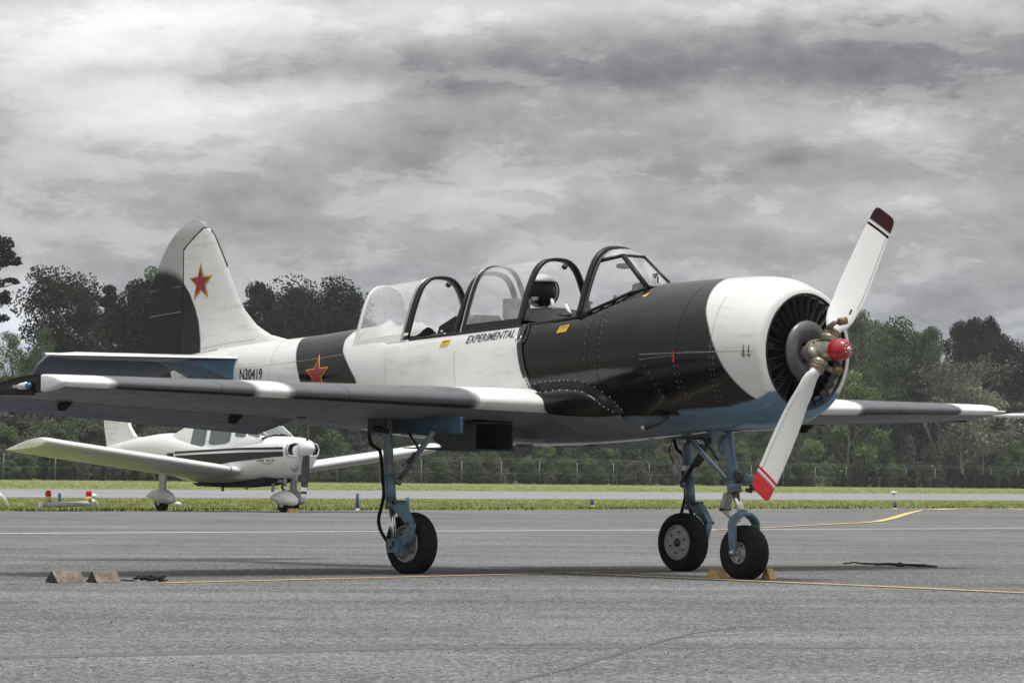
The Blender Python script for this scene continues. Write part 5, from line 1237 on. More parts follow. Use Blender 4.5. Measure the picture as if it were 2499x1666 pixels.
# ================================================================ light aircraft behind
def low_wing(name,origin,heading,label,parts_far=True):
    """built in its own axes (x forward, spinner tip at x=0, z above ground), then placed"""
    T_=Matrix.Translation(origin)@Matrix.Rotation(heading,4,'Z')
    root=bpy.data.objects.new(name,None); COL.objects.link(root); root.matrix_world=T_; tag(root,label,'airplane')
    def add(mb,nm,mt,par=None,**k):
        o=mb.build(nm,mt,None,**k); o.parent=par or root; return o
    S=[(-.36,1.28,1.04,1.18,.20,2),(-.40,1.35,.88,1.17,.34,2.4),(-.50,1.40,.78,1.14,.40,2.6),(-.80,1.43,.68,1.08,.45,2.7),(-1.30,1.44,.62,1.05,.49,2.8),(-1.70,1.42,.57,1.04,.52,2.8),(-2.4,1.38,.52,1.03,.54,2.9),(-3.2,1.38,.52,1.05,.54,2.9),(-3.9,1.44,.56,1.08,.50,2.8),(-4.6,1.49,.68,1.13,.42,2.5),(-5.6,1.42,.86,1.16,.27,2.3),(-6.5,1.30,.98,1.16,.13,2.1),(-6.95,1.24,1.02,1.14,.05,2)]
    TH=[2*PI*i/96-PI for i in range(96)]
    # black cheat band and pinstripe follow the side as proud strips so that they stay crisp
    rows=[[Vector(sec(S,x,t)) for t in TH] for x in np.linspace(-6.95,-.36,110)]
    bm_=MB().grid(rows,closed=True,caps=True); 
    fu=add(bm_,'fuselage','cwhite',auto=45)
    def side(x,z,s=-1,off=.004): return Vector((x,s*(side_y(S,x,z)+off),z))
    for s in(-1,1):
        def bandp(zt_,zb_,x0,x1,nm,mt='cblack',n=40,off=.010):
            rows=[[side(x,zb_(x)+(zt_(x)-zb_(x))*q/6,s,off) for q in range(7)] for x in np.linspace(x0,x1,n)]
            return add(MB().grid(rows),nm,mt,fu,fix=False)
        zb1=lambda x:float(np.interp(x,[-3.85,-3.03,-2.02,-.2],[.76,.80,.93,1.085])); zt1=lambda x:float(np.interp(x,[-3.85,-1.74,-.15],[1.05,1.12,1.155]))
        bandp(zt1,zb1,-3.85,-.46,'stripe_band')
        bandp(lambda x:1.107+.077*(x+3.97),lambda x:.82,-5.35,-3.93,'stripe_band')
        pz=lambda x:float(np.interp(x,[-3.86,-1.75,-.15],[1.107,1.19,1.217]))
        bandp(lambda x:pz(x)+.021,lambda x:pz(x)-.021,-3.88,-.47,'pinstripe')
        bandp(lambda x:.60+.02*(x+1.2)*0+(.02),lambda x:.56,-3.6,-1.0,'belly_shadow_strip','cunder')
        # cabin windows
        for x0,x1,z0,z1 in((-3.78,-3.22,1.50,1.80),(-3.10,-2.45,1.50,1.80),(-2.33,-1.95,1.53,1.74)): pass
    # registration letters on the dark band
    V,Fc=text_mesh('N5RFL',.22,1.12,shear=.22,bold=.03)
    for s in(-1,):
        mb=MB(); mb.add([side(-5.20+u,.835+.06*u/1.12+v*.9,s,.020) for u,v in V],Fc,0,False); add(mb,'registration','cwhite',fu,fix=False)
    V,Fc=text_mesh('PIPER.  PA-28',.045,.50,shear=.3,bold=.012); add(MB().add([side(-1.18+u,.945+.03*u+v*1.0,-1,.012) for u,v in V],Fc,0,False),'lettering','ink',fu,fix=False)
    V,Fc=text_mesh('TRAINER',.026,.24,shear=.2); add(MB().add([side(-1.02+u,.905+v,-1,.012) for u,v in V],Fc,0,False),'lettering','ink',fu,fix=False)
    V,Fc=text_mesh('140',.05,.16,shear=.3,bold=.02); add(MB().add([side(-.75+u,1.19+v,-1,.018) for u,v in V],Fc,0,False),'lettering','ink',fu,fix=False)
    # cabin: glass house and roof
    C_=[(-4.30,.36,.25,1.30,1.49),(-3.65,.47,.36,1.20,1.66),(-2.95,.51,.40,1.20,1.82),(-2.35,.515,.40,1.23,1.85),(-1.85,.505,.38,1.28,1.77),(-1.50,.47,.33,1.34,1.63),(-1.12,.42,.26,1.40,1.46)]
    rows=[]
    for x,wb_,wt_,zb_,zt2 in C_:
        rows.append([Vector((x,-wb_,zb_-.1)),Vector((x,-wb_,zb_)),Vector((x,-(wb_+wt_)/2,(zb_+zt2)/2)),Vector((x,-wt_,zt2-.03)),Vector((x,-wt_*.6,zt2)),Vector((x,0,zt2+.015)),Vector((x,wt_*.6,zt2)),Vector((x,wt_,zt2-.03)),Vector((x,(wb_+wt_)/2,(zb_+zt2)/2)),Vector((x,wb_,zb_)),Vector((x,wb_,zb_-.1))])
    cab=add(MB().grid(rows),'cabin_top','cwhite',auto=50)
    def cside(x,f,s,off=.006):
        xs_=[c[0] for c in C_]; g_=lambda k:float(np.interp(x,xs_,[c[k] for c in C_])); wb_,wt_,zb_,zt2=g_(1),g_(2),g_(3),g_(4)
        return Vector((x,s*(wb_+(wt_-wb_)*f+off),zb_+(zt2-.03-zb_)*f))
    for s in(-1,1):
        for x0,x1,a,b_ in((-3.40,-2.87,.05,.92),(-2.75,-2.06,.07,.90),(-1.93,-1.62,.30,.88)):
            r_=[]
            for q in range(7):
                x=x0+(x1-x0)*q/6; e_=.0 if 0<q<6 else .07
                r_.append([cside(x,a+e_,s),cside(x,(a+b_)/2,s),cside(x,b_-e_,s)])
            wn=add(MB().grid(r_),'cabin_window','cabin',cab,fix=False)
            P=[r_[i][0] for i in range(7)]+[r_[6][1],r_[6][2]]+[r_[i][2] for i in range(6,-1,-1)]+[r_[0][1],r_[0][0]]
        w_=[[Vector((-1.50,s*.02,1.645)),Vector((-1.50,s*.32,1.60))],[Vector((-1.12,s*.02,1.475)),Vector((-1.12,s*.27,1.43))]]
        add(MB().grid([[p+Vector((.012,0,.012)) for p in r2] for r2 in w_]),'windscreen','cabin',cab,fix=False)
        add(MB().grid([[Vector((-1.52,s*.345,1.60)),Vector((-1.14,s*.285,1.44))],[Vector((-1.56,s*.43,1.46)),Vector((-1.28,s*.40,1.43))]]),'windscreen','cabin',cab,fix=False)
        add(MB().tube([Vector((-1.51,s*.335,1.625)),Vector((-1.13,s*.28,1.455))],.016,6),'windscreen_post','cwhite',cab)
    # nose: intakes and spinner, propeller
    for s in(-1,1):
        P=[(s*.11,1.11),(s*.13,1.05) ,(s*.34,1.08),(s*.37,1.18),(s*.33,1.28),(s*.20,1.315),(s*.11,1.30)]
        ik=MB(); ik.add([(-.375,a,b_) for a,b_ in P]+[(-.52,a*1.02,b_) for a,b_ in P],[tuple(range(7))]+[(i,(i+1)%7,(i+1)%7+7,i+7) for i in range(7)],0,False); add(ik,'air_intake','cavity',fu)
        add(MB().tube([Vector((-.372,a,b_)) for a,b_ in P+P[:1]],.014,6),'intake_lip','cwhite',fu)
    add(MB().lathe([(-.0,.0),(-.01,.07),(-.03,.082),(-.06,.06),(-.06,0)],(-.40,-.14,.84),'x',20),'landing_lamp','steel',fu)
    sp=add(MB().lathe([(.0,.0),(-.03,.035),(-.10,.085),(-.20,.135),(-.29,.158),(-.33,.160),(-.34,.14)],(0,0,1.215),'x',32),'spinner','cwhite')
    for sg in(-1,1):
        a=R(4); rd=Vector((0,-math.sin(a),-math.cos(a)))*sg; tg=Vector((0,math.cos(a),-math.sin(a)))*sg; rows=[]
        ST=[(.10,.10,.05,50),(.2,.13,.035,42),(.35,.155,.022,34),(.5,.155,.018,28),(.65,.14,.014,22),(.735,.128,.012,21),(.736,.128,.012,21),(.81,.118,.011,19),(.811,.118,.011,19),(.86,.108,.010,18),(.861,.108,.01,18),(.92,.085,.009,17),(.935,.05,.006,17)]
        for r_,c,t,p in ST:
            ch=tg*math.cos(R(p))+Vector((1,0,0))*math.sin(R(p)); n=ch.cross(rd); rows.append([Vector((-.25,0,1.215))+rd*r_+ch*(c/2*math.cos(2*PI*q/12))+n*(t/2*math.sin(2*PI*q/12)) for q in range(12)])
        mb=MB().grid(rows,closed=True,caps=True); mi=[]
        for i in range(len(rows)-1): mi+=[1 if (i>=6 and i<8) or i>=10 else 0]*12
        mb.mi=mi+[0,1]; add(mb,'propeller_blade',['cfan','cwhite'],sp)
    # wings with dihedral, rounded flat tip
    def af(c,t=.15,n=14):
        P=[]
        for i in range(n+1):
            x=1-(1-math.cos(PI/2*i/n)); x=(1-math.sin(PI/2*i/n)); yt=5*t*(.2969*math.sqrt(x)-.1260*x-.3516*x*x+.2843*x**3-.1036*x**4); P.append((x*c,yt*c*1.05))
        Q=[(x,-z*.78) for x,z in P[::-1][1:]]; return P+Q
    for s in(-1,1):
        rows=[]
        for y,sc2 in((.50,1.06),(.7,1.0),(1.5,1),(2.5,1),(3.5,1),(4.25,1),(4.42,.99),(4.53,.955),(4.58,.90),(4.60,.83)):
            le=-1.68-.07*y; c=1.60; zc=.715+.122*y*(1.0) ; rows.append([Vector((le-(1-sc2)*c*.5-x*sc2,y*s,zc+z*sc2*float(np.interp(y,[4.4,4.53,4.58,4.60],[1,.98,.90,.80]))-math.sin(R(6))*x+(0.03*(y-4.2) if y>4.2 else 0))) for x,z in af(c)])
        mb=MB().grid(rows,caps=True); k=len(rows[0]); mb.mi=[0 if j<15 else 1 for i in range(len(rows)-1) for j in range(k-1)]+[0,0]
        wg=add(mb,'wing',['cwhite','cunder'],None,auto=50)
        P=rows[1]; add(MB().tube([p+Vector((.004,-.02*s,0)) for p in P[4:-4]],.008,5),'root_seal','ink',wg)
        for x_,y_ in((-2.9,1.2),(-2.9,3.0)): add(MB().box((x_-.3,y_*s-.02,.60+.122*y_),(x_-.1,y_*s+.02,.66+.122*y_)),'hinge_bracket','cwhite',wg)
        # main leg with fairing
        wx,wy=-2.80,1.53*s
        lg=add(MB().tube([(wx+.04,wy,.90),(wx+.02,wy,.32)],[.085,.070],14),'main_gear_leg','cwhite')
        add(MB().tube([(wx+.10,wy,.62),(wx+.09,wy,.34)],.014,6),'brake_line','steel',lg)
        pant(add,wx,wy,root,1.0)
    # tail
    add(MB().prism([(-5.55,1.40),(-5.97,1.42),(-6.15,1.59),(-6.52,2.22),(-7.14,2.22),(-7.04,1.60),(-6.92,1.12)],-.035,.035),'fin','cwhite')
    for q in range(7): add(MB().box((-7.03+q*.0,-.041,1.36+q*.11),(-6.62+q*.03,.041,1.366+q*.11)),'fin_rib','cunder')
    for s in(-1,1):
        add(MB().grid([[Vector((-6.35-x*.75*sc2,y*s,1.0+z*.75*sc2)) for x,z in af(1.0,.1,8)] for y,sc2 in((.03,1),(.8,1),(1.4,1),(1.5,.8))],caps=True),'stabilator','cwhite')
    # nose gear
    ngp=add(MB().tube([(-.94,0,.72),(-.93,0,.50)],.035,12),'nose_gear_leg','steel')
    add(MB().tube([(-.93,0,.55),(-.92,0,.36)],.022,10),'piston','chrome',ngp)
    for a,b_ in(((-.99,.56),(-1.03,.48)),((-1.03,.48),(-.97,.40))): add(MB().tube([(a[0],0,a[1]),(b_[0],0,b_[1])],.020,6),'torque_link','darkmetal',ngp)
    add(MB().lathe([(-.06,.05),(.02,.05)],(-.93,0,.37),'z',12),'collar','steel',ngp)
    pant(add,-.93,0,root,.95)
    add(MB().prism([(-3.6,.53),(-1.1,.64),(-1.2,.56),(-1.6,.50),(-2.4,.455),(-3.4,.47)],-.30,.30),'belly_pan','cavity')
    for x_,h_ in((-1.35,.1),(-3.0,.1),(-2.2,.06)): add(MB().box((x_,-.02,.42-h_+.06),(x_+.05,.02,.60)),'antenna_blade','cunder')
    add(MB().tube([(-2.6,-.62,.98+.35),(-2.54,-.63,1.0+.35)],.012,6),'door_handle','steel',fu)
    return root
def pant(add,x,y,root,k):
    prof=[(-.52,.26,.26,.02),(-.42,.33,.24,.06),(-.30,.385,.20,.095),(-.15,.42,.155,.12),(0,.43,.13,.13),(.14,.41,.125,.13),(.26,.36,.135,.115),(.34,.30,.15,.085),(.385,.25,.18,.04)]
    rows=[]
    for dx,zt2,zb_,w in prof:
        zc=(zt2+zb_)/2; hz=(zt2-zb_)/2; rows.append([Vector((x+dx*k,y+w*k*math.sin(2*PI*q/20),zc*k+hz*k*math.cos(2*PI*q/20))) for q in range(20)])
    add(MB().grid(rows,closed=True,caps=True),'wheel_fairing','cwhite',None,auto=60)
    t=MB().lathe([(-.07,.09),(-.075,.13),(-.05,.17),(0,.18),(.05,.17),(.075,.13),(.07,.09)],(x,y,.178*k),'y',28); add(t,'wheel','rubber')
    for q in(-.085,.085): add(MB().lathe([(-.001,.0),(-.001,.075)],(x,y+q,.178*k),'y',20),'wheel_hub','rim')
nwp=on_ground(695,1250)
dirv=(RH*math.sin(R(38.5))-FH*math.cos(R(38.5))).normalized(); hd=math.atan2(dirv.y,dirv.x)
org=nwp+dirv*.93
pa=low_wing('light_airplane',org,hd,'white low wing light airplane with black side stripe and wheel fairings, parked behind the trainer')
wx_=wedge('wheel_chock',tuple(nwp+dirv*.26),.2,.14,.08,'ywood',hd,'small pale chock at the nose wheel of the white light airplane','chocks far',False)
del wx_['group']
# high wing aircraft: only its wing tip shows at the right edge of the frame
def high_wing():
    tip=at_dist(2428,98); root=bpy.data.objects.new('high_wing_airplane',None); COL.objects.link(root)
    d=(RH*.90-FH*.43).normalized(); hd2=math.atan2(d.y,d.x)+PI/2
    ctr=tip+d*5.3; root.location=(ctr.x,ctr.y,ctr.z); root.rotation_euler=(0,0,hd2)
    tag(root,'white wing tip of an aircraft standing mostly outside the right edge of the picture','airplane')
    def add(mb,nm,mt,par=None,**k): o=mb.build(nm,mt,None,**k); o.parent=par or root; return o
    for s in(-1,1):
        rows=[]
        for y,c,t in((0,1.5,.10),(2.6,1.5,.10),(5.0,1.1,.07),(5.3,.8,.03)):
            rows.append([Vector((.2+c*.3-c*u,y*s,2.02+.01*y+z)) for u,z in((0,0),(.08,t*.7),(.3,t),(1,0),(.3,-t*.4),(.05,-t*.3))])
        add(MB().grid(rows,closed=True,caps=True),'wing','cwhite')
        add(MB().tube([(0,2.3*s,2.0),(0,.5*s,.9)],.03,8),'wing_strut','cwhite'); add(MB().lathe([(-.08,0),(-.08,.2),(.08,.2),(.08,0)],(-.2,1.2*s,.2),'y',20),'wheel','rubber'); add(MB().tube([(-.2,1.2*s,.25),(-.1,.4*s,.9)],.035,8),'gear_leg','cwhite')
    rows=[[Vector((x,w*math.cos(2*PI*q/16),zc+h*math.sin(2*PI*q/16))) for q in range(16)] for x,w,h,zc in((1.9,.2,.2,1.2),(1.5,.5,.42,1.2),(.6,.55,.65,1.4),(-.8,.55,.65,1.4),(-2.5,.3,.35,1.35),(-5,.08,.12,1.4))]
    add(MB().grid(rows,closed=True,caps=True),'fuselage','cwhite'); add(MB().prism([(-4.2,1.4),(-4.9,2.4),(-5.3,2.4),(-5.1,1.4)],-.04,.04),'fin','cwhite')
    add(MB().box((-5.1,-1.6,1.38),(-4.5,1.6,1.42)),'stabilizer','cwhite'); add(MB().tube([(1.5,0,.9),(1.5,0,.3)],.04,8),'nose_leg','cwhite'); add(MB().lathe([(-.06,0),(-.06,.17),(.06,.17),(.06,0)],(1.5,0,.17),'y',20),'wheel','rubber')
high_wing()
# ---------------------------------------------------------------- runway furniture
def post(u,vt,vb,label):
    p=on_ground(u,vb); r_=(p-CAM).length; h=(vb-vt)*r_/FPX; w=.00034*r_
    t=thing('marker_post',tuple(p),label,'marker post','blue marker posts along the taxiway'); MB().tube([p+Vector((0,0,-.02)),p+Vector((0,0,h))],w,12).build('tube','bluepost',t)
    MB().lathe([(-.02,w*1.2),(.02,w*1.2),(.024,w)],p,'z',12).build('base','whiteplastic',t)
post(145,1203,1243,'tall dark blue marker post in front of the white barricade'); post(872,1204,1243,'blue marker post left of the near landing gear leg'); post(994,1213,1243,'blue marker post just right of the near landing gear leg')
post(1445,1217,1235,'short blue marker post between the near gear and the nose gear'); post(2184,1224,1241,'dark marker post in the grass below the far wing tip')
def edge_light(u,vt,vb,label):
    p=on_ground(u,vb); r_=(p-CAM).length; h=(vb-vt)*r_/FPX; t=thing('runway_light',tuple(p),label,'runway light','white runway edge lights')
    MB().tube([p,p+Vector((0,0,h*.55))],.025*r_/100,8).build('stake','amber',t); MB().lathe([(h*.5,.05*r_/100),(h*.62,.085*r_/100),(h*.85,.075*r_/100),(h,.03*r_/100),(h*1.02,0)],p,'z',12).build('lamp_globe','whiteplastic',t)
edge_light(228,1204,1224,'white runway light on a stake behind the barricade'); edge_light(434,1224,1243,'white runway light right of the light airplane main wheel'); edge_light(2181,1198,1208,'white runway light beyond the runway on the right')
def barricade(u0_,u1_,v,label):
    a,b_=on_ground(u0_,v),on_ground(u1_,v); t=thing('barricade',tuple(a),label,'barricade'); d=(b_-a); L=d.length; d.normalize(); n=Vector((-d.y,d.x,0))
    P=lambda s_,o,z_:a+d*s_+n*o+Vector((0,0,z_))
    k=L/1.05
    MB().tube([P(.12*L,0,.055*k),P(.84*L,0,.062*k)],[.028*k,.028*k],10).build('beam','whiteplastic',t)
    MB().tube([P(.02*L,-.03,.03),P(.07*L,0,.06*k),P(.14*L,0,.055*k)],[.018*k,.028*k,.024*k],8).build('end_foot','whiteplastic',t)
    MB().tube([P(.80*L,0,.06*k),P(.87*L,0,.085*k),P(.93*L,.02,.055*k),P(.99*L,.04,.022)],[.028*k,.028*k,.024*k,.016*k],8).build('end_foot','whiteplastic',t)
    for s_ in(.17,.80):
        p=P(s_*L,0,.085*k); MB().tube([p,p+Vector((0,0,.05*k))],[.032*k,.030*k],12).build('lamp_base','amber',t); MB().lathe([(.05*k,.026*k),(.06*k,.031*k),(.095*k,.029*k),(.108*k,.016*k),(.11*k,0)],p,'z',14).build('lamp_lens','redlamp',t)
barricade(90,247,1244,'low white barricade with two red topped lamps lying at the grass edge'); barricade(-215,26,1241,'end of a second low white barricade at the left edge of the picture')
# dirt mound and taxiway stub at left are part of the grass
# ---------------------------------------------------------------- fence
def world_line(uA,rA,uB,rB):
    A,B=at_dist(uA,rA),at_dist(uB,rB); return A,B
FA,FB=world_line(1127,429,2485,526); fd=(FB-FA); fd.z=0; FLn=fd.length; fd.normalize()
def fence_at(s_):
    p=FA+fd*s_; r_=math.hypot(p.x-CAM.x,p.y-CAM.y); return Vector((p.x,p.y,zt(r_)))
fence=thing('chain_link_fence',tuple(fence_at(0)),'long chain link fence with angled barbed wire arms in front of the woods','fence')
pm=MB(); pm.tube([(0,0,-.05),(0,0,2.05)],.035,6); pm.tube([(0,0,2.03),(-.05,-.33,2.40)],.022,6)
pmo=None; step=FLn/17.0; i0,i1=-26,24; posts=[]
arm=(Vector((CAM.x,CAM.y,0))-Vector((FA.x,FA.y,0))).normalized()
for i in range(i0,i1):
    p=fence_at(i*step)
    if pmo is None:
        m_=MB(); m_.tube([(0,0,-.05),(0,0,2.05)],.04,6); m_.tube([(0,0,2.03),tuple(-RH*.25+arm*.1+Vector((0,0,2.40)))],.03,6); pmo=m_.build('fence_post','post',None); o=pmo
    else: o=pmo.copy(); COL.objects.link(o)
    o.parent=fence; o.location=p-fence.location
mb=MB()
a,b_=fence_at(i0*step),fence_at((i1-1)*step); NSEG=60
for z_ in(.05,1.0,2.0,2.15,2.27,2.38):
    mb.tube([fence_at(i0*step+(i1-1-i0)*step*q/NSEG)+Vector((0,0,z_)) for q in range(NSEG+1)],.010,3)
o=mb.build('line_wire','wire',fence,fix=False); o['kind']='stuff'
# pale retaining wall behind it
def pale(s0,s1,back,h,label):
    n=Vector((-fd.y,fd.x,0)); n=n if n.dot(FH)>0 else -n
    mb=MB(); rows=[]
    for q in range(13):
        p=fence_at(s0+(s1-s0)*q/12)+n*back; hh=h*(1+.12*math.sin(q*2.3)); rows.append([p+Vector((0,0,-.3)),p+Vector((0,0,hh)),p+n*1.5+Vector((0,0,hh)),p+n*1.5+Vector((0,0,-.3))])
    mb.grid(rows,closed=True,caps=True,smooth=False); o=mb.build('pale_wall','gravel'); tag(o,label,'wall','pale wall segments behind the fence')
def su(u): # fence coordinate at image column u
    best=min(range(-400,500),key=lambda k:abs((lambda p:CX+FPX*((p-CAM).dot(Rt)/(p-CAM).dot(Fw))-u)(fence_at(k*.5)))); return best*.5
for ua,ub,h_,lb in((1003,1175,1.35,'pale wall behind the fence, just right of the near gear leg'),(1262,1345,1.3,'pale wall behind the fence, behind the middle fence posts'),(1440,1462,1.2,'short pale wall behind the fence near the short blue post'),(1985,2100,1.3,'pale wall behind the fence, right of the lower propeller blade'),(2170,2320,1.3,'longest pale wall behind the fence under the far wing'),(2350,2500,1.15,'pale wall behind the fence at the right edge')):
    pale(su(ua),su(ub),3.0,h_*.78,lb)
# ---------------------------------------------------------------- trees
def leaf_cloud(mb,c,rx_,rz_,n,size,rs,flat=.0):
    for i in range(n):
        while True:
            v=Vector((rs.uniform(-1,1),rs.uniform(-1,1),rs.uniform(-1,1)))
            if v.length<=1: break
        v=v*(.55+.45*rs.random()) if rs.random()<.5 else v.normalized()*(.8+.25*rs.random())
        p=c+Vector((v.x*rx_,v.y*rx_,v.z*rz_)); s_=size*rs.uniform(.55,1.3)
        a=Vector((rs.gauss(0,1),rs.gauss(0,1),rs.gauss(0,1)*(1-flat))).normalized(); b=a.orthogonal().normalized(); w=a.cross(b)
        b2=b*s_; w2=w*s_*.6
        mb.add([p-b2,p+w2,p+b2,p-w2],[(0,1,2,3)],0,False)
def tree(kind,H,spread,seed,leaf,bark,nclump,nleaf,size,label,group,crown0=.3,shape='round'):
    rs=random.Random(seed); root=thing(kind,(0,0,0),label,'tree',group); tr=MB(); cr=MB()
    lean=Vector((rs.uniform(-.04,.04),rs.uniform(-.04,.04),0)); top=H*.88
    tp=[Vector((0,0,-.6))]+[Vector((lean.x*z+rs.uniform(-.12,.12)*min(1,z/3),lean.y*z+rs.uniform(-.12,.12)*min(1,z/3),z)) for z in np.linspace(.1,top,8)]
    tr.tube(tp,[.020*H]+[.018*H*(1-.86*q/7) for q in range(8)],7)
    for k in range(nclump):
        f=crown0+(1-crown0)*(k+.5)/nclump; z=H*f*.97
        if shape=='round': w=spread*math.sin(PI*min(1,max(.12,(f-crown0)/(1-crown0)*.86+.13)))**.7
        elif shape=='cone': w=spread*(1.03-(f-crown0)/(1-crown0))
        elif shape=='umbrella': w=spread*(.45+.55*((f-crown0)/(1-crown0)))*(1 if f<.9 else .7)
        else: w=spread*.8
        a=k*2.39996+rs.uniform(-.4,.4); rr=w*rs.uniform(.35,.85); c=Vector((lean.x*z+rr*math.cos(a),lean.y*z+rr*math.sin(a),z+rs.uniform(-.04,.04)*H))
        zb=max(H*.15,z-rr*rs.uniform(.5,.9)-.4); st=Vector((lean.x*zb,lean.y*zb,zb)); mid=st.lerp(c,.55)+Vector((0,0,-.15*rr*.5))
        tr.tube([st,mid,c],[.008*H*(1.1-f*.7),.005*H*(1.1-f*.7),.012],5)
        for q in range(2):
            e=c+Vector((rs.uniform(-1,1),rs.uniform(-1,1),rs.uniform(.1,1)))*spread*.32; tr.tube([mid,e],[.03,.012],4)
        cs=spread*rs.uniform(.20,.40)*(1.1 if shape!='cone' else .8)
        leaf_cloud(cr,c,cs,cs*rs.uniform(.55,.85),int(nleaf*rs.uniform(.6,1.4)),size,rs,.3)
    t_=tr.build('trunk',bark,root,fix=False); c_=cr.build('crown',leaf,root,fix=False); return root
def bare(kind,H,seed,bark,label,group,twig='leaf_brown',nl=0):
    rs=random.Random(seed); root=thing(kind,(0,0,0),label,'tree',group); tr=MB(); cr=MB()
    def br(p,d,L,r_,dep):
        q=p+d*L; m_=p.lerp(q,.5)+Vector((rs.uniform(-.06,.06),rs.uniform(-.06,.06),0))*L; tr.tube([p,m_,q],[r_,r_*.82,r_*.62],5 if dep<3 else 3,caps=False)
        if dep>=5:
            if nl: leaf_cloud(cr,q,.5,.35,nl,.13,rs)
            return
        for k in range(3 if dep>0 else 4):
            nd=(d+Vector((rs.uniform(-.75,.75),rs.uniform(-.75,.75),rs.uniform(-.1,.45)))).normalized(); br(p.lerp(q,rs.uniform(.55,1)),nd,L*rs.uniform(.6,.82),r_*.55,dep+1)
    br(Vector((0,0,-.5)),Vector((rs.uniform(-.06,.06),rs.uniform(-.06,.06),1)).normalized(),H*.34,.014*H,0)
    tr.build('trunk',bark,root,fix=False)
    if nl: cr.build('crown',twig,root,fix=False)
    return root
PROTO={}
def proto(key,fn):
    PROTO[key]=fn; 
GRP='trees of the wood beyond the fence'
PD={'dark':[('umbrella',.42),('round',.35)],}
pr=[]
protos={
 'umb':tree('broad_tree',15,4.2,21,'leaf_dark','bark',34,520,.115,'broad dark tree of the wood, lost among its neighbours',GRP,.52,'umbrella'),
 'umb2':tree('broad_tree',14,3.6,22,'leaf_dark','bark',30,500,.115,'broad dark tree of the wood, lost among its neighbours',GRP,.45,'round'),
 'pine':tree('pine_tree',15,2.6,23,'leaf_dark','bark',38,360,.11,'dark pine of the wood, lost among its neighbours',GRP,.25,'cone'),
 'oak':tree('broad_tree',12,3.4,24,'leaf_mid','bark',34,520,.12,'mid green tree of the wood, lost among its neighbours',GRP,.22,'round'),
 'oak2':tree('broad_tree',12.5,3.0,25,'leaf_mid','palebark',30,480,.115,'mid green tree of the wood, lost among its neighbours',GRP,.30,'round'),
 'ced':tree('evergreen_tree',10,2.5,26,'leaf_grey','bark',38,400,.11,'grey green evergreen of the wood, lost among its neighbours',GRP,.08,'cone'),
 'loose':tree('loose_tree',15,3.2,27,'leaf_mid','palebark',34,230,.11,'tall loose tree of the wood, lost among its neighbours',GRP,.35,'round'),
 'bush':tree('young_tree',5,1.7,28,'leaf_bright','palebark',18,330,.10,'fresh green sapling','fresh green saplings along the fence',.12,'round'),
 'bush2':tree('young_tree',4,1.3,29,'leaf_bright','palebark',16,300,.09,'fresh green sapling','fresh green saplings along the fence',.08,'cone'),
 'shrub':tree('clipped_shrub',2.2,.85,30,'leaf_dark','bark',14,240,.09,'dark shrub','dark shrubs along the fence',.08,'round'),
 'blos':tree('blossoming_tree',5,2.0,31,'leaf_pale','palebark',14,110,.11,'pale blossoming tree','pale blossoming trees',.35,'round'),
 'bare':bare('bare_tree',13,33,'palebark','bare tree',GRP,'leaf_brown',6),
 'brown':bare('bare_tree',9,34,'bark','brown thicket tree of the wood, barely in leaf',GRP,'leaf_brown',22),
 'brown2':bare('bare_tree',8,36,'palebark','brown thicket tree of the wood, barely in leaf',GRP,'leaf_brown',16),
 'scrub':tree('understorey_shrub',4.5,2.4,35,'leaf_brown','bark',22,400,.10,'brown green understorey shrub at the foot of the wood','understorey shrubs of the wood',.05,'round'),
 'scrub2':tree('understorey_shrub',4.0,2.2,37,'leaf_mid','bark',22,400,.10,'brown green understorey shrub at the foot of the wood','understorey shrubs of the wood',.05,'round'),
}
used=set(); HTS={'umb':15,'umb2':14,'pine':15,'oak':12,'oak2':12.5,'ced':10,'loose':15,'bush':5,'bush2':4,'shrub':2.2,'blos':5,'bare':13,'brown':9,'brown2':8,'scrub':4.5,'scrub2':4.0}
def px_h(u,r_,vtop):
    hz=1135.0+ (u-CX)*.01131; return (hz-vtop)*r_/FPX+CAM.z-zt(r_)
def plant(key,u,r_,H,label=None,wide=1.0,rot=None):
    src=protos[key]
    if key in used: o=copy_tree(src)
    else: o=src; used.add(key)
    p=at_dist(u,r_); s_=H/HTS[key]; o.location=p; o.scale=(s_*wide,s_*wide,s_); o.rotation_euler=(0,0,random.uniform(0,6.28) if rot is None else rot)
    if label: o['label']=label
    elif key in ORIG: o['label']=ORIG[key]
    return o
ORIG={k:o['label'] for k,o in protos.items()}
def fr(u):  # distance of the fence at column u
    th_=math.atan2(*(lambda d:(d.y,d.x))(ray(u,1135))); return line_r(FA,FB,th_)
ORD=['first','second','third','fourth','fifth','sixth','seventh','eighth','ninth','tenth','eleventh','twelfth','thirteenth','fourteenth','fifteenth','sixteenth','seventeenth','eighteenth']
rs=random.Random(77)
TOP=[(-200,760),(0,770),(60,745),(110,690),(170,668),(240,690),(300,700),(380,680),(450,720),(560,760),(600,705),(660,740),(700,705),(780,693),(860,705),(900,760),(1000,900),(1400,930),(1900,900),(1990,840),(2060,770),(2110,780),(2200,795),(2260,810),(2340,800),(2420,790),(2450,860),(2500,840),(2700,850)]
SOL=[(-200,800),(0,830),(120,825),(250,800),(275,725),(360,715),(400,760),(560,800),(640,820),(700,760),(860,760),(900,820),(1000,900),(1900,900),(2000,880),(2060,868),(2140,850),(2250,850),(2300,880),(2360,870),(2500,880),(2700,880)]
sv=lambda u:float(np.interp(u,[t[0] for t in SOL],[t[1] for t in SOL]))
tv=lambda u:float(np.interp(u,[t[0] for t in TOP],[t[1] for t in TOP]))
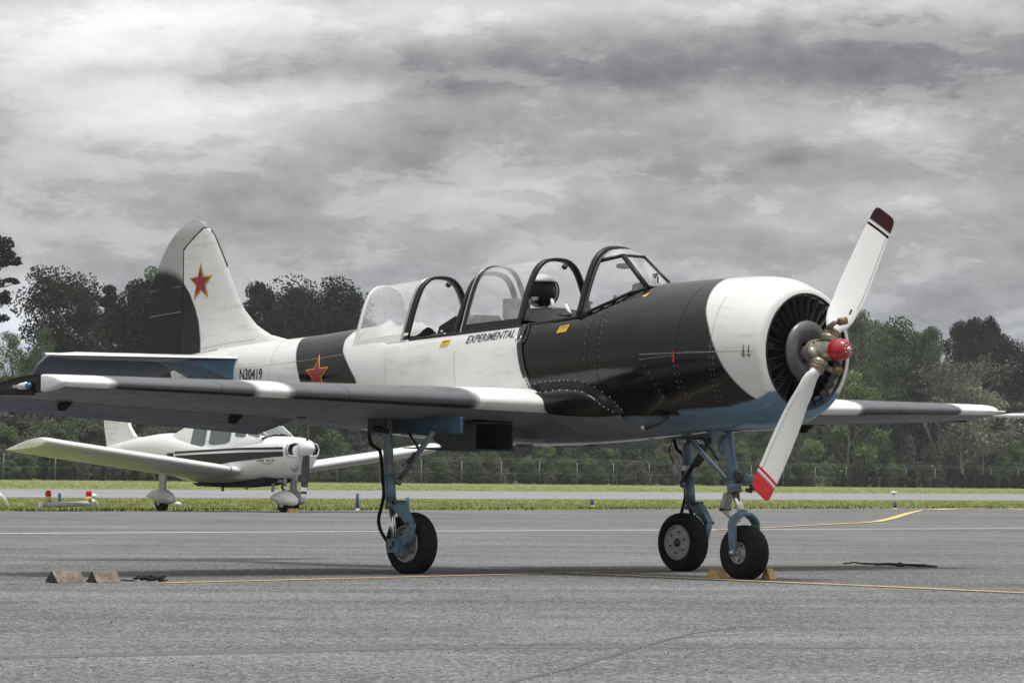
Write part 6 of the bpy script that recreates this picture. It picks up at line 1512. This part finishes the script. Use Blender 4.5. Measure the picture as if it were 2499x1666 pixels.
# individual trees that can be singled out
plant('umb',172,fr(172)+25,px_h(172,fr(172)+25,668),'wide dark umbrella shaped tree left of the tail, sky showing between its limbs',1.0,1.0)
plant('pine',270,fr(270)+28,px_h(270,fr(270)+28,682),'dark tree top just right of the wide umbrella shaped tree')
plant('umb2',330,fr(330)+22,px_h(330,fr(330)+22,690),'dark broad tree partly hidden by the black rudder')
plant('loose',388,fr(388)+30,px_h(388,fr(388)+30,655),'thin tree top directly behind the rudder')
plant('umb2',618,fr(618)+20,px_h(618,fr(618)+20,694),'dark tree right behind the curved dorsal fin',.72,2.0)
plant('umb',790,fr(790)+20,px_h(790,fr(790)+20,690),'very dark dome shaped tree between the fin and the rear canopy',1.02,2.4)
plant('umb2',735,fr(735)+26,px_h(735,fr(735)+26,708),'dark tree at the left side of the dome shaped tree behind the canopy',.8,4.0)
plant('umb2',860,fr(860)+26,px_h(860,fr(860)+26,722),'dark tree at the right side of the dome shaped tree by the rear canopy',.7,5.0)
rg=thing('pine_tree',tuple(at_dist(-15,330)),'tall dark pine with ragged arms at the left edge of the picture','tree'); rsp=random.Random(9)
b0=at_dist(-15,330); tm=MB(); cm=MB(); W2=lambda u,v,dd=0:CAM+(lambda d:d*(330/Vector((d.x,d.y,0)).length))(ray(u,v))+FH*dd
tm.tube([b0-Vector((0,0,.5)),W2(-14,900),W2(-12,740),W2(-6,600)],[.26,.22,.17,.06],8)
for u,v,rx_,rz_,n_ in((8,596,.75,.55,700),(-22,610,.8,.6,700),(20,622,.55,.35,350),(2,640,.7,.4,450),(34,640,.50,.18,260),(46,633,.22,.14,90),(-45,665,.9,.3,400),(26,684,.55,.16,220),(40,690,.28,.12,90),(4,730,.62,.42,450),(16,718,.3,.3,130),(-30,745,.9,.5,500),(-60,700,.8,.4,300),(-4,690,.4,.3,160),(-10,660,.4,.3,160),(5,775,.5,.3,200)):
    c_=W2(u,v,rsp.uniform(-.8,.8)); tm.tube([W2(-12,v+12),W2((u-12)/2,v+9),c_],[.07,.045,.02],5); leaf_cloud(cm,c_,rx_,rz_,n_,.10,rsp,.3)
tm.build('trunk','bark',rg,fix=False); cm.build('crown','leaf_dark',rg,fix=False)
plant('loose',2085,fr(2085)+15,px_h(2085,fr(2085)+15,758),'loose tree touching the upper propeller blade',.8)
plant('oak2',2125,fr(2125)+18,px_h(2125,fr(2125)+18,785),'mid green tree right of the red hub dome')
plant('oak',2195,fr(2195)+18,px_h(2195,fr(2195)+18,790),'mid green round topped tree between the propeller and the bare tree',.9)
plant('bare',2290,fr(2290)+8,px_h(2290,fr(2290)+8,757),'tall bare pale tree with thin branches against the sky',1.0,.5)
plant('bare',2330,fr(2330)+9,px_h(2330,fr(2330)+9,800),'lower bare tree leaning beside the tall bare one',1.1,2.5)
plant('umb2',2380,fr(2380)+16,px_h(2380,fr(2380)+16,782),'dark clumpy tree with sky gaps at the right',.72,3.2)
plant('umb',2480,fr(2480)+20,px_h(2480,fr(2480)+20,832),'dark tree at the right edge of the picture',.8,1.2)
plant('loose',2255,fr(2255)+14,px_h(2255,fr(2255)+14,800),'thin loose tree left of the tall bare tree',.6)
for k_,u,v,w_,lb in(('loose',30,812,.8,'loose tree in front of the bright sky gap at the left'),('loose',95,800,.6,'thin loose tree left of the wide umbrella shaped tree'),('loose',215,745,.7,'airy tree under the right side of the umbrella shaped tree'),
 ('loose',600,735,.6,'airy tree beside the curved dorsal fin'),('umb2',660,760,.55,'small dark tree left of the dome shaped tree'),('loose',2045,800,.7,'airy tree just right of the engine'),('oak2',2065,792,.6,'small mid green tree behind the red hub dome'),
 ('oak',2165,818,.7,'low round mid green tree right of the propeller'),('loose',2160,798,.55,'thin tree with pale branches right of the propeller'),('oak2',2230,812,.6,'narrow mid green tree left of the bare trees'),('oak2',2268,800,.45,'narrow tree touching the tall bare one'),
 ('umb2',2345,790,.55,'dark clumpy tree just right of the bare trees'),('umb2',2412,778,.5,'highest dark clump at the right'),('loose',2440,862,.8,'low airy tree near the right edge')):
    r_=fr(u)+18+(u%7); plant(k_,u,r_,px_h(u,r_,v),lb,w_)
plant('bare',768,fr(768)+30,px_h(768,fr(768)+30,652),'dead stem sticking out above the dome shaped tree',.35,1)
# front row: saplings, shrubs, cedars along the fence
FRONT=[('bush',15,4,1035,'fresh green sapling at the left edge below the wing'),('bush',50,6,1095,'lower fresh green sapling beside the one at the left edge'),('bush2',810,5,1100,'green sapling between the light airplane nose and the near gear'),
('bush',1095,-6,1120,'young green tree left of the first fence post right of the gear'),('bush2',1178,4,1126,'round green shrub between the first two fence posts'),('bush',1332,4,1085,'bright sapling behind the third fence post'),('ced',1400,6,1092,'dark grey green evergreen behind the middle of the fence'),
('bush',1480,5,1090,'fresh green tree left of the far gear leg'),('bush2',1550,2,1075,'tallest fresh green sapling beneath the fuselage'),('bush',1590,7,1105,'fresh green sapling behind the landing lamp'),('bush2',1735,5,1070,'green sapling seen between the two gear struts'),
('bush',1800,4,1078,'bright green tree right of the nose gear strut'),('bush',1985,2,1070,'bright green tree right of the lower propeller blade'),('blos',1270,7,1120,'pale blossoming tree behind the second fence post'),('blos',1080,12,1118,'pale blossoming tree right of the near gear brace'),
('ced',2222,6,1062,'big grey green evergreen under the far wing'),('ced',2120,14,1120,'smaller grey evergreen left of the big one'),('ced',2400,9,1082,'pale grey evergreen under the far wing tip'),('bush',2470,5,1075,'green tree at the right edge under the wing tip'),
('blos',2395,3,965,'pale flowering tree top above the far wing'),('blos',2345,1,930,'pale flowering tree top above the far wing, left one'),('bush',2070,-1,905,'bright green tree right beside the engine intake'),('bush2',2125,3,1140,'small green sapling left of the dark shrubs')]
for k,u,b_,v,lb in FRONT:
    r_=fr(u)+max(2,b_)+2; plant(k,u,r_,px_h(u,r_,v),lb)
SH=[(1932,1168),(2060,1160),(2092,1155),(2130,1152),(2160,1160),(2196,1165),(2222,1150),(2252,1165),(2282,1168),(2326,1145),(2345,1160),(2370,1166),(2384,1168),(2400,1162),(2418,1160),(2452,1166),(2478,1165),(2495,1158),(560,1150),(500,1152),(440,1150),(390,1148),(330,1146),(180,1142),(110,1140),(255,1140),(300,1150)]
SHR=sorted([p[0] for p in SH if p[0]>1900],reverse=True); SHL=sorted([p[0] for p in SH if p[0]<1900])
for i,(u,v) in enumerate(SH):
    r_=fr(u)-3; o=plant('shrub',u,r_,px_h(u,r_,v)*1.03,(ORD[SHR.index(u)]+' dark rounded shrub from the right edge, in the row before the fence' if u>1900 else ORD[SHL.index(u)]+' dark shrub from the left edge, before the fence beyond the light airplane'),rs.uniform(.9,1.5))
    o['group']='dark shrubs along the fence, '+('right' if u>1900 else 'left')
SAP=((1040,1128),(1130,1125),(1210,1122),(1290,1112),(1365,1125),(1440,1118),(1505,1098),(1620,1102),(1680,1092),(1770,1110),(1850,1120),(1900,1100),(2030,1110),(2180,1128),(2290,1126),(2440,1110),(120,1125),(70,1118),(700,1130),(760,1128))
SL=sorted(p[0] for p in SAP if p[0]<1640); SR=sorted((p[0] for p in SAP if p[0]>=1640),reverse=True)
for i,(u,v) in enumerate(SAP):
    r_=fr(u)+1.5+(i%3); o=plant('bush' if i%2 else 'bush2',u,r_,px_h(u,r_,v),(ORD[SL.index(u)]+' small sapling from the left edge in the loose growth along the fence' if u<1640 else ORD[SR.index(u)]+' small sapling from the right edge in the loose growth along the fence')); o['group']='saplings along the fence, '+('left' if u<1640 else 'right')
# massed rows behind
for row,(back,frac,n) in enumerate(((9,.34,46),(16,.62,44),(24,.82,40),(34,.97,36),(46,.72,44))):
    for i in range(n):
        u=-160+2820*(i+rs.uniform(.1,.9))/n; r_=fr(u)+back+rs.uniform(-3,3); v=sv(u); hz=1135+(u-CX)*.0113
        if 905<u<1955: v=max(v,880)
        vv=hz-(hz-v)*frac*rs.uniform(.80,1.0)
        if row==0: key=rs.choice(['brown','scrub2','scrub2','oak','brown2','ced','oak2'])
        elif row==1: key=rs.choice(['oak','brown','oak2','ced','pine','brown2','oak'])
        elif row==4: key=rs.choice(['oak','umb2','oak2','scrub2'])
        elif row==2: key=rs.choice(['oak','oak2','umb2','loose','pine','brown'])
        else: key=rs.choice(['oak','umb2','loose','oak2','umb'] if u>1500 else ['umb2','umb','loose','pine','umb2'])
        plant(key,u,r_,px_h(u,r_,vv),None,rs.uniform(.85,1.25))
# scrub along the foot of the wood
for i in range(64):
    u=-120+2740*(i+rs.random())/64; r_=fr(u)+6+rs.uniform(0,3); plant(rs.choice(['scrub','scrub2','scrub2']),u,r_,rs.uniform(2.6,4.6),None,rs.uniform(.8,1.3))
# the wood goes on to both sides of the frame
for i in range(120):
    u=(-1900+1740*rs.random()) if i%2 else (2660+1700*rs.random()); back=rs.choice([8,16,26,36]); r_=line_r(FA,FB,math.atan2(*(lambda d:(d.y,d.x))(ray(u,1135))))
    if r_ is None or r_>900: continue
    plant(rs.choice(['oak','brown','oak2','umb2','pine','loose']),u,r_+back,rs.uniform(6,9)+back*.12,None,rs.uniform(.9,1.3))
for i in range(60):
    u=-80+2660*(i+rs.random())/60; r_=fr(u)+1.2+rs.uniform(0,1.5); plant(rs.choice(['scrub2','scrub','scrub2']),u,r_,rs.uniform(1.1,2.3),None,rs.uniform(.9,1.5))
for k,o in list(protos.items()):
    if k not in used:
        for ch in list(o.children): bpy.data.objects.remove(ch)
        bpy.data.objects.remove(o)
# ---------------------------------------------------------------- air
hz=MB(); P=[]
ctr=at_dist(1250,260); hx=430
a0,a1,b0,b1=-7300.0,7300.0,-7300.0,7300.0
V=[]
for z in(-2.4,24.5):
    for a,b in((a0,b0),(a1,b0),(a1,b1),(a0,b1)):
        p=Vector((CAM.x,CAM.y,0))+FH*a+RH*b; V.append((p.x,p.y,z))
hm=bpy.data.materials.new('haze_air'); hm.use_nodes=True; T=NT(hm.node_tree); T.n.clear(); ho=T.new('ShaderNodeOutputMaterial'); pv=T.new('ShaderNodeVolumePrincipled')
pv.inputs['Color'].default_value=(.93,.95,1,1); pv.inputs['Density'].default_value=.00013; pv.inputs['Anisotropy'].default_value=0.0
T.l.new(pv.outputs[0],ho.inputs['Volume'])
haze=MB().add(V,[(0,1,2,3),(7,6,5,4),(0,4,5,1),(1,5,6,2),(2,6,7,3),(3,7,4,0)],0,False).build('haze',hm); haze['kind']='stuff'
